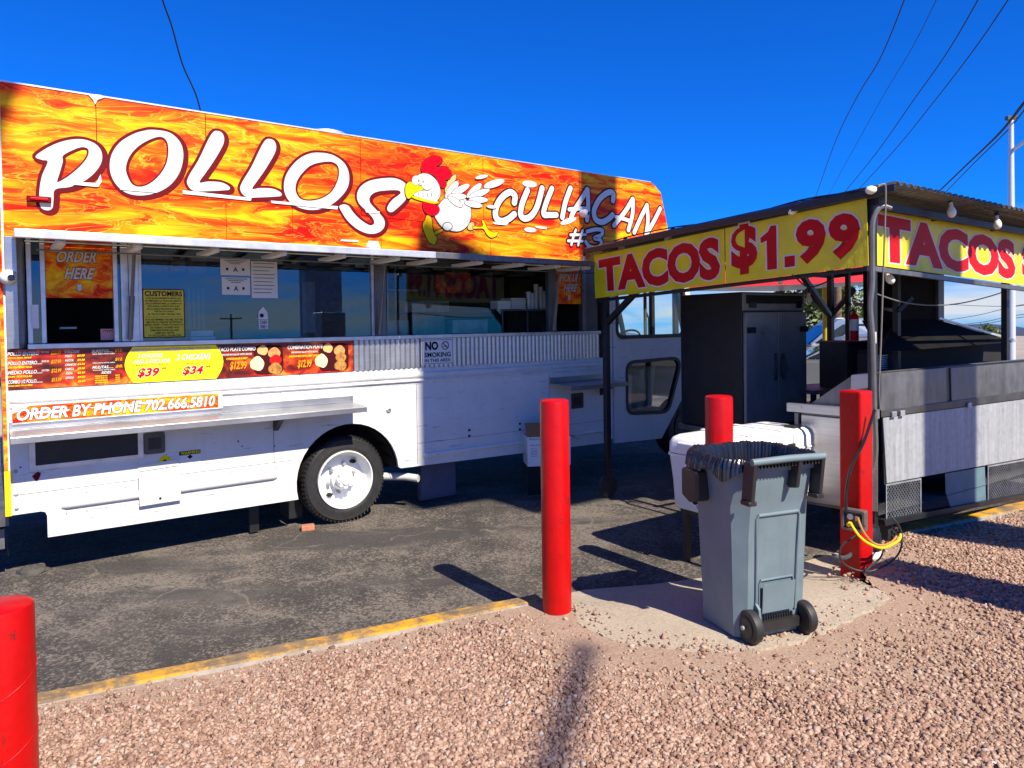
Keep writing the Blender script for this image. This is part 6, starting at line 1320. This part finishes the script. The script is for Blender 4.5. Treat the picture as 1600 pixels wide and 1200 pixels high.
# brick chock and asphalt lumps
bk = T.hit(487, 818, -.02); MB().box(-.055, .055, -.04, .04, 0, .045).build('brick', 'brick', None, 'broken red brick wedged behind the rear wheel', bevel=.006, loc=T.world(bk.x-.02, .02, 0), rot=20, cat='brick')
for u, v, s, lab in ((50, 889, .075, 'rough grey asphalt lump at the edge of the truck shadow, nearer the frame edge'), (66, 886, .045, 'smaller grey lump touching the bigger asphalt lump')):
    p = on_ground(u, v+6, -.1); mb = MB(); prof_ = [(s*1.1, 0), (s*1.15, s*.25), (s*.8, s*.5), (s*.3, s*.62), (.001, s*.6)]; mb.lathe(prof_, (0, 0, 0), 'z', 9, sc=(1.2, .8)); mb.v = [(x*random.uniform(.85, 1.15), y*random.uniform(.85, 1.15), z*random.uniform(.85, 1.15)) for x, y, z in mb.v]
    mb.build('rubble', 'stone_grey', None, lab, loc=p, cat='rubble')

# ================================================================ BACKDROP
# red edged canopy of the next stand
p0 = at_depth(1060, 453, 9.4); p1_ = at_depth(1403, 438, 10.6); dv = (p1_-p0); Lc = math.hypot(dv.x, dv.y); an = degrees(atan2(dv.y, dv.x)); zc = (p0.z+p1_.z)/2
cn = thing('canopy', 'red edged canopy over the next stand behind the taco cart', 'canopy', (p0.x, p0.y, 0), an)
MB().hull8([(-.3, 0, p0.z), (Lc, 0, p1_.z), (Lc, .03, p1_.z), (-.3, .03, p0.z), (-.3, 0, p0.z+.42), (Lc, 0, p1_.z+.30), (Lc, .03, p1_.z+.30), (-.3, .03, p0.z+.42)]).build('valance', 'red_canopy', cn)
MB().box(-.3, Lc, .031, 2.6, zc+.04, zc+.08).build('canopy_roof', 'cooler_white', cn)
for x in (0, Lc-.05):
    for y in (.08, 2.5): MB().box(x-.03, x+.03, y-.03, y+.03, -.1, zc+.04).build('post', 'black_metal', cn)

# vehicles
def car(name, lab, cat, loc, rot, paint, kind='sedan'):
    c_ = thing(name, lab, cat, loc, rot)
    if kind == 'pickup':
        body = [(-2.6, .45), (-2.6, 1.05), (-.9, 1.08), (.9, 1.10), (1.2, 1.12), (2.5, 1.02), (2.65, .8), (2.6, .45)]
        cabp = [(-.9, 1.09), (-.8, 1.72), (-.4, 1.80), (.5, 1.78), (1.25, 1.12)]; wx = (-1.65, 1.75)
    else:
        body = [(-2.2, .35), (-2.3, .8), (-2.1, 1.0), (1.0, 1.0), (2.1, .85), (2.3, .6), (2.25, .33)]
        cabp = [(-2.0, .99), (-1.3, 1.42), (-.3, 1.5), (.4, 1.42), (1.15, .99)]; wx = (-1.4, 1.45)
    MB().plate(rpoly(body, .12), [], -.9, .9).build('body', paint, c_, bevel=.06)
    mb = MB(); cp = rpoly(cabp, .12); n_ = len(cp); Vv = [(x, -.86, z) if z < 1.15 else (x, -.70, z) for x, z in cp]+[(x, .86, z) if z < 1.15 else (x, .70, z) for x, z in cp]; mb.add(Vv, [tuple(range(n_)), tuple(range(2*n_-1, n_-1, -1))]+[(i, (i+1) % n_, n_+(i+1) % n_, n_+i) for i in range(n_)]); mb.build('cabin', paint, c_)
    inner = [(x*.88-.02, 1.12+(z-1.12)*.80) if z > 1.15 else (x*.88-.02, z+.08) for x, z in cabp]
    for s in (-1, 1):
        mb = MB(); Vv = [(x, s*(.875 if z < 1.15 else .72+.02), z) for x, z in inner]; mb.add(Vv, [tuple(range(len(Vv)))]); mb.build('side_window', 'glass_dark', c_)
    a, b = cabp[-1], cabp[-2]; mb = MB(); mb.add([(a[0]+.01, -.74, a[1]+.05), (a[0]+.01, .74, a[1]+.05), (b[0]+.04, .62, b[1]-.05), (b[0]+.04, -.62, b[1]-.05)], [(0, 1, 2, 3)]); mb.build('windscreen', 'glass_dark', c_)
    for x in wx:
        for s in (-1, 1): MB().lathe([(.20, s*.72), (.32, s*.74), (.34, s*.80), (.34, s*.90), (.31, s*.93), (.20, s*.92), (.001, s*.90)], (x, 0, .34), 'y', 24).build('wheel', 'rubber', c_, smooth=True)
    for s in (-1, 1): MB().box(body[4][0]+.95 if kind != 'pickup' else 2.52, 2.60 if kind == 'pickup' else 2.2, s*.7-.14, s*.7+.14, .72, .86).build('headlight', 'white_plain', c_, bevel=.03)
    return c_
pc_ = at_depth(1305, 560, 13.5); car('parked_car', 'grey parked car with its bonnet beside the tall warmer', 'car', (pc_.x+.5, pc_.y, -.12), 160, 'car_grey')
pc_ = at_depth(1330, 540, 18); car('pickup_truck', 'silver pickup parked behind the grey car', 'pickup', (pc_.x, pc_.y, -.12), 172, 'car_silver', 'pickup')
tc = on_ground(1267, 650, -.1); 
cnn = thing('traffic_cone', 'white and orange traffic cone by the edge of the warmer', 'cone', (at_depth(1268, 640, 9.0).x, 9.0, -.1), 0)
MB().lathe([(.17, .0), (.17, .03), (.12, .04), (.095, .25), (.001, .25)], (0, 0, 0), 'z', 20).build('cone_base', 'cone_orange', cnn, smooth=True); MB().lathe([(.095, .251), (.045, .62), (.001, .62)], (0, 0, 0), 'z', 20).build('cone_band', 'white_plain', cnn, smooth=True); MB().lathe([(.05, .62), (.03, .72), (.001, .72)], (0, 0, 0), 'z', 16).build('cone_tip', 'cone_orange', cnn, smooth=True)
# poles
def pole(name, lab, cat, u, v, Y, z1, r0, r1, mat, parts=None):
    p = at_depth(u, v, Y); o = thing(name, lab, cat, (p.x, p.y, -.15), 0); MB().lathe([(r0, 0), (r1, z1)], (0, 0, 0), 'z', 16).build('shaft', mat, o, smooth=True); return o
pole('yellow_post', 'yellow painted post in front of the parked cars', 'post', 1291, 520, 11.0, 2.3, .055, .055, 'post_yellow')
up = pole('utility_pole', 'brown wooden utility pole with a white notice behind the cars', 'utility pole', 1309, 500, 22.0, 4.7, .12, .10, 'wood_pole'); MB().box(-.13, .13, -.15, -.13, 1.35, 1.85).build('notice', 'white_plain', up)
lp = pole('lamp_pole', 'pale metal pole rising at the right edge beside the cart roof', 'lamp post', 1580, 400, 15.0, 0, .1, .1, 'pole_white')
for ch in list(lp.children): bpy.data.objects.remove(ch)
zt = at_depth(1579, 186, 15.0).z+.15; MB().lathe([(.085, 0), (.075, zt*.5), (.045, zt)], (0, 0, 0), 'z', 16).build('shaft', 'pole_white', lp, smooth=True); MB().box(-.10, .10, -.05, .05, zt-.02, zt+.06).build('cap_bracket', 'steel_dark', lp)
a_ = at_depth(1583, 234, 15.0); b_ = at_depth(1602, 220, 14.2); o_ = Vector((lp.location.x, lp.location.y, lp.location.z)); MB().bar(a_-o_, b_-o_+(b_-a_)*3, .05).build('arm', 'pole_white', lp)
for u, v, Y, lab in ((1421, 500, 30, 'thin far pole seen through the cart to the right of the extinguisher'), (1350, 520, 40, 'short far pole beside the extinguisher')):
    pole('far_pole', lab, 'pole', u, v, Y, 5 if Y == 30 else 3, .06, .05, 'pole_white')
# overhead lines
def line(pts, r, lab, grp=None, cat='power line'):
    wire([at_depth(*p) for p in pts], r, 'power_line', 'black_matte', None, lab, cat, grp, seg=5, sm=8)
line([(314, 176, 8.6), (305, 145, 8.4), (285, 100, 8.1), (268, 40, 7.7), (254, 0, 7.4), (240, -60, 7)], .009, 'thin wavy wire dropping from the sky to the truck roof')
line([(1274, 309, 40), (1305, 222, 30), (1340, 150, 24), (1375, 92, 20), (1413, 0, 16), (1440, -80, 13)], .015, 'overhead line furthest to the left of the four above the cart')
line([(1292, 309, 40), (1330, 240, 32), (1380, 150, 26), (1425, 75, 21), (1463, 0, 17), (1500, -80, 14)], .009, 'faintest of the four overhead lines above the cart, second from the left')
line([(1316, 305, 40), (1370, 238, 32), (1425, 160, 26), (1478, 85, 21), (1528, 0, 17), (1570, -80, 14)], .016, 'third overhead line above the cart, ending over its bulb corner')
line([(1337, 301, 40), (1400, 232, 32), (1460, 158, 26), (1520, 80, 21), (1575, 0, 17), (1625, -80, 14)], .016, 'overhead line furthest to the right of the four above the cart')
line([(1462, 304, 30), (1510, 258, 24), (1560, 210, 17), (1604, 156, 12), (1660, 90, 9)], .026, 'thick dark overhead cable passing the top of the pale pole')
line([(1474, 304, 30), (1520, 257, 24), (1575, 203, 18), (1604, 168, 14), (1660, 110, 11)], .015, 'thinner cable just below the thick one at the right edge')
for i, (v0, v1) in enumerate(((476, 478), (502, 480), (512, 494), (514, 498))):
    line([(1490-20*i, v0, 30), (1530, (v0+v1)/2+1, 28), (1580, v1, 25), (1640, v1-8, 22)], .010, ['highest', 'second', 'third', 'lowest'][i]+' distant wire seen through the gap above the grill hood')
# trees
def tree(loc, h, r, lab, n=2600, leaf=.13, kind='tree', trunk=True):
    t = thing('shade_tree', lab, 'tree', loc, 0); cl_ = []
    for _ in range(22):
        a = random.uniform(0, 2*pi); q = random.uniform(.1, .8)*r; cl_.append((q*cos(a), q*sin(a), h-r*.9+random.uniform(-.75, .8)*r*.8, random.uniform(.3, .5)*r))
    idx = rng.integers(0, len(cl_), n); c_ = np.array(cl_)[idx]; dirs = rng.normal(size=(n, 3)); dirs /= np.linalg.norm(dirs, axis=1)[:, None]; rad = c_[:, 3]*rng.uniform(.55, 1.05, n); cen = c_[:, :3]+dirs*rad[:, None]
    u_ = rng.normal(size=(n, 3)); u_ /= np.linalg.norm(u_, axis=1)[:, None]; v_ = np.cross(u_, rng.normal(size=(n, 3))); v_ /= np.linalg.norm(v_, axis=1)[:, None]; s_ = leaf*rng.uniform(.5, 1.3, n)[:, None]
    Vv = np.stack([cen-u_*s_, cen+v_*s_*.5, cen+u_*s_, cen-v_*s_*.5], 1).reshape(-1, 3); me = bpy.data.meshes.new('crown'); me.from_pydata([tuple(p) for p in Vv], [], [tuple(4*i+j for j in range(4)) for i in range(n)])
    a_ = me.attributes.new('tint', 'FLOAT', 'POINT'); a_.data.foreach_set('value', np.repeat(rng.uniform(0, 1, n), 4).astype(np.float32)); me.materials.append(MT['leaf']); o = bpy.data.objects.new('crown', me); C.objects.link(o); o.parent = t
    mb = MB(); mb.tube([(0, 0, 0), (.05, 0, h*.35), (0, .05, h*.6)], [.16, .12, .06], 8)
    for k in range(4): a = k*1.6; mb.tube([(.03, 0, h*.35), (r*.4*cos(a), r*.4*sin(a), h*.7)], [.07, .03], 6)
    mb.build('trunk', 'bark', t, smooth=True)
p = at_depth(1283, 500, 24); tree((p.x, p.y, -.15), 3.6, 1.9, 'bright green tree seen between the warmer and the cart post', 4200, .10)
p = at_depth(1320, 500, 34); tree((p.x, p.y, -.15), 3.0, 1.6, 'smaller far tree behind the brown utility pole', 1600)
p = at_depth(1560, 515, 60); tree((p.x-1, p.y, -.9), 2.0, 1.2, 'distant low bush on the skyline by the pale pole', 1200)
# left edge, beyond the back of the truck
p = at_depth(-10, 650, 9.0); MB().box(-1.6, .6, 0, .25, 0, 1.0).build('block_wall', 'block_wall', None, 'low grey block wall behind the back of the truck', loc=(p.x-.1, 9.0, -.1), rot=30, cat='wall')
tree((p.x-1.3, 10.5, -.15), 2.2, 1.0, 'dark bush beyond the low block wall at the left edge', 1600)

# ---- beyond the frame: guessed casters added for the shadows, and the pole in the glass
def cast(s, zw, dist): return T.world(s, -dist, 0), zw+1.03*dist
D0 = 9.5
o0 = T.world(1.6, -D0, 0)
bb = thing('shade_board', 'added unseen panel shaped to shade the truck side, behind the viewer', 'shadow caster', o0, TANG)  # guessed panel, never seen; its outline is cut to the truck-side shadow
h0 = 1.03*D0
shp = [(.76-1.6, -.05), (1.48-1.6, -.10), (1.50-1.6, -.85), (2.62-1.6, -.85), (2.62-1.6, 2.0), (1.45-1.6, 2.42), (.84-1.6, 2.66), (.76-1.6, 2.50)]
MB().plate([(x, z+h0) for x, z in shp], [], 0, .12).build('shade_panel', 'galv', bb)
MB().box(1.02, 1.25, .02, .10, h0+.3, h0+.7).build('arm', 'galv', bb)
ec = thing('shade_box', 'added unseen box casting a shadow on the gravel, beyond the right of the frame', 'cabinet', T.world(2.20, -5.6, 0), TANG); MB().box(-.22, .22, -.2, .2, 0, 2.0).build('cabinet_body', 'galv', ec, bevel=.02)  # invented box standing in for the unknown caster of the gravel shadow
sg = thing('shade_board', 'added unseen board shading the top rear corner of the truck, beyond the left of the frame', 'shadow caster', T.world(-3.0, -D0, 0), TANG)  # added board out of view, darkens the top rear corner of the wrap
MB().plate([(-.6, 2.95+h0), (.58, 2.95+h0), (.80, 3.75+h0), (-.6, 3.75+h0)], [], 0, .1).build('shade_panel', 'galv', sg); MB().box(-.5, -.36, .11, .25, 0, h0+3.2).build('shade_board_leg', 'galv', sg)
pg = thing('shade_tower', 'added unseen tower casting shade bands on cart and truck, beyond the right of the frame', 'shadow caster', T.world(3.6, -D0, 0), TANG); h1 = 1.03*D0  # guessed tower out of view, added for the shade bands on cart and truck
MB().box(-.42, .42, -.2, .2, 0, h1-.9).build('shade_tower_leg', 'galv', pg); MB().box(-.77, -.16, -.21, .21, h1-.88, h1+4.2).build('shade_tower_head', 'galv', pg)
gl0 = on_ground(917, 1005, 0); gl1 = on_ground(860, 1200, 0); hh_ = 12.0; sh = Vector((SUN_TO.x, SUN_TO.y, 0))*(hh_/SUN_TO.z); A_ = gl0+sh; B_ = gl1+sh; dd = (A_-B_).normalized()
st_ = thing('shade_mast', 'added unseen mast with a long arm casting a shadow on the gravel, behind the viewer', 'street lamp', (B_-dd*2.2)*1.0, 0)  # guessed mast, added so its arm drops a soft shadow across the gravel
ob_ = B_-dd*2.2; MB().bar((0, 0, hh_), (A_-ob_)+Vector((0, 0, hh_)), .065).build('arm', 'galv', st_); MB().lathe([(.1, -.1), (.07, hh_)], (0, 0, 0), 'z', 12).build('shaft', 'galv', st_)
# utility pole mirrored in the serving window
def mirror_pt(u, v, dist):
    h_ = T.hit(u, v, .052); hit_ = T.world(h_.x, h_.y, h_.z); d_ = ray(u, v).normalized(); N_ = T.ey; r = d_-N_*2*d_.dot(N_); return hit_+r*dist
pm = mirror_pt(361, 493, 75)
mp = thing('utility_pole', 'wooden utility pole with a crossarm mirrored in the serving window', 'utility pole', (pm.x, pm.y, -.15), TANG); hz_ = pm.z+.3
MB().lathe([(.14, 0), (.10, hz_)], (0, 0, 0), 'z', 12).build('shaft', 'wood_pole', mp, smooth=True); MB().box(-1.1, 1.1, -.06, .06, hz_-.55, hz_-.42).build('crossarm', 'wood_pole', mp)
for x in (-1.0, -.5, .6, 1.0): MB().lathe([(.04, 0), (.03, .16)], (x, 0, hz_-.42), 'z', 8).build('insulator', 'black_metal', mp)
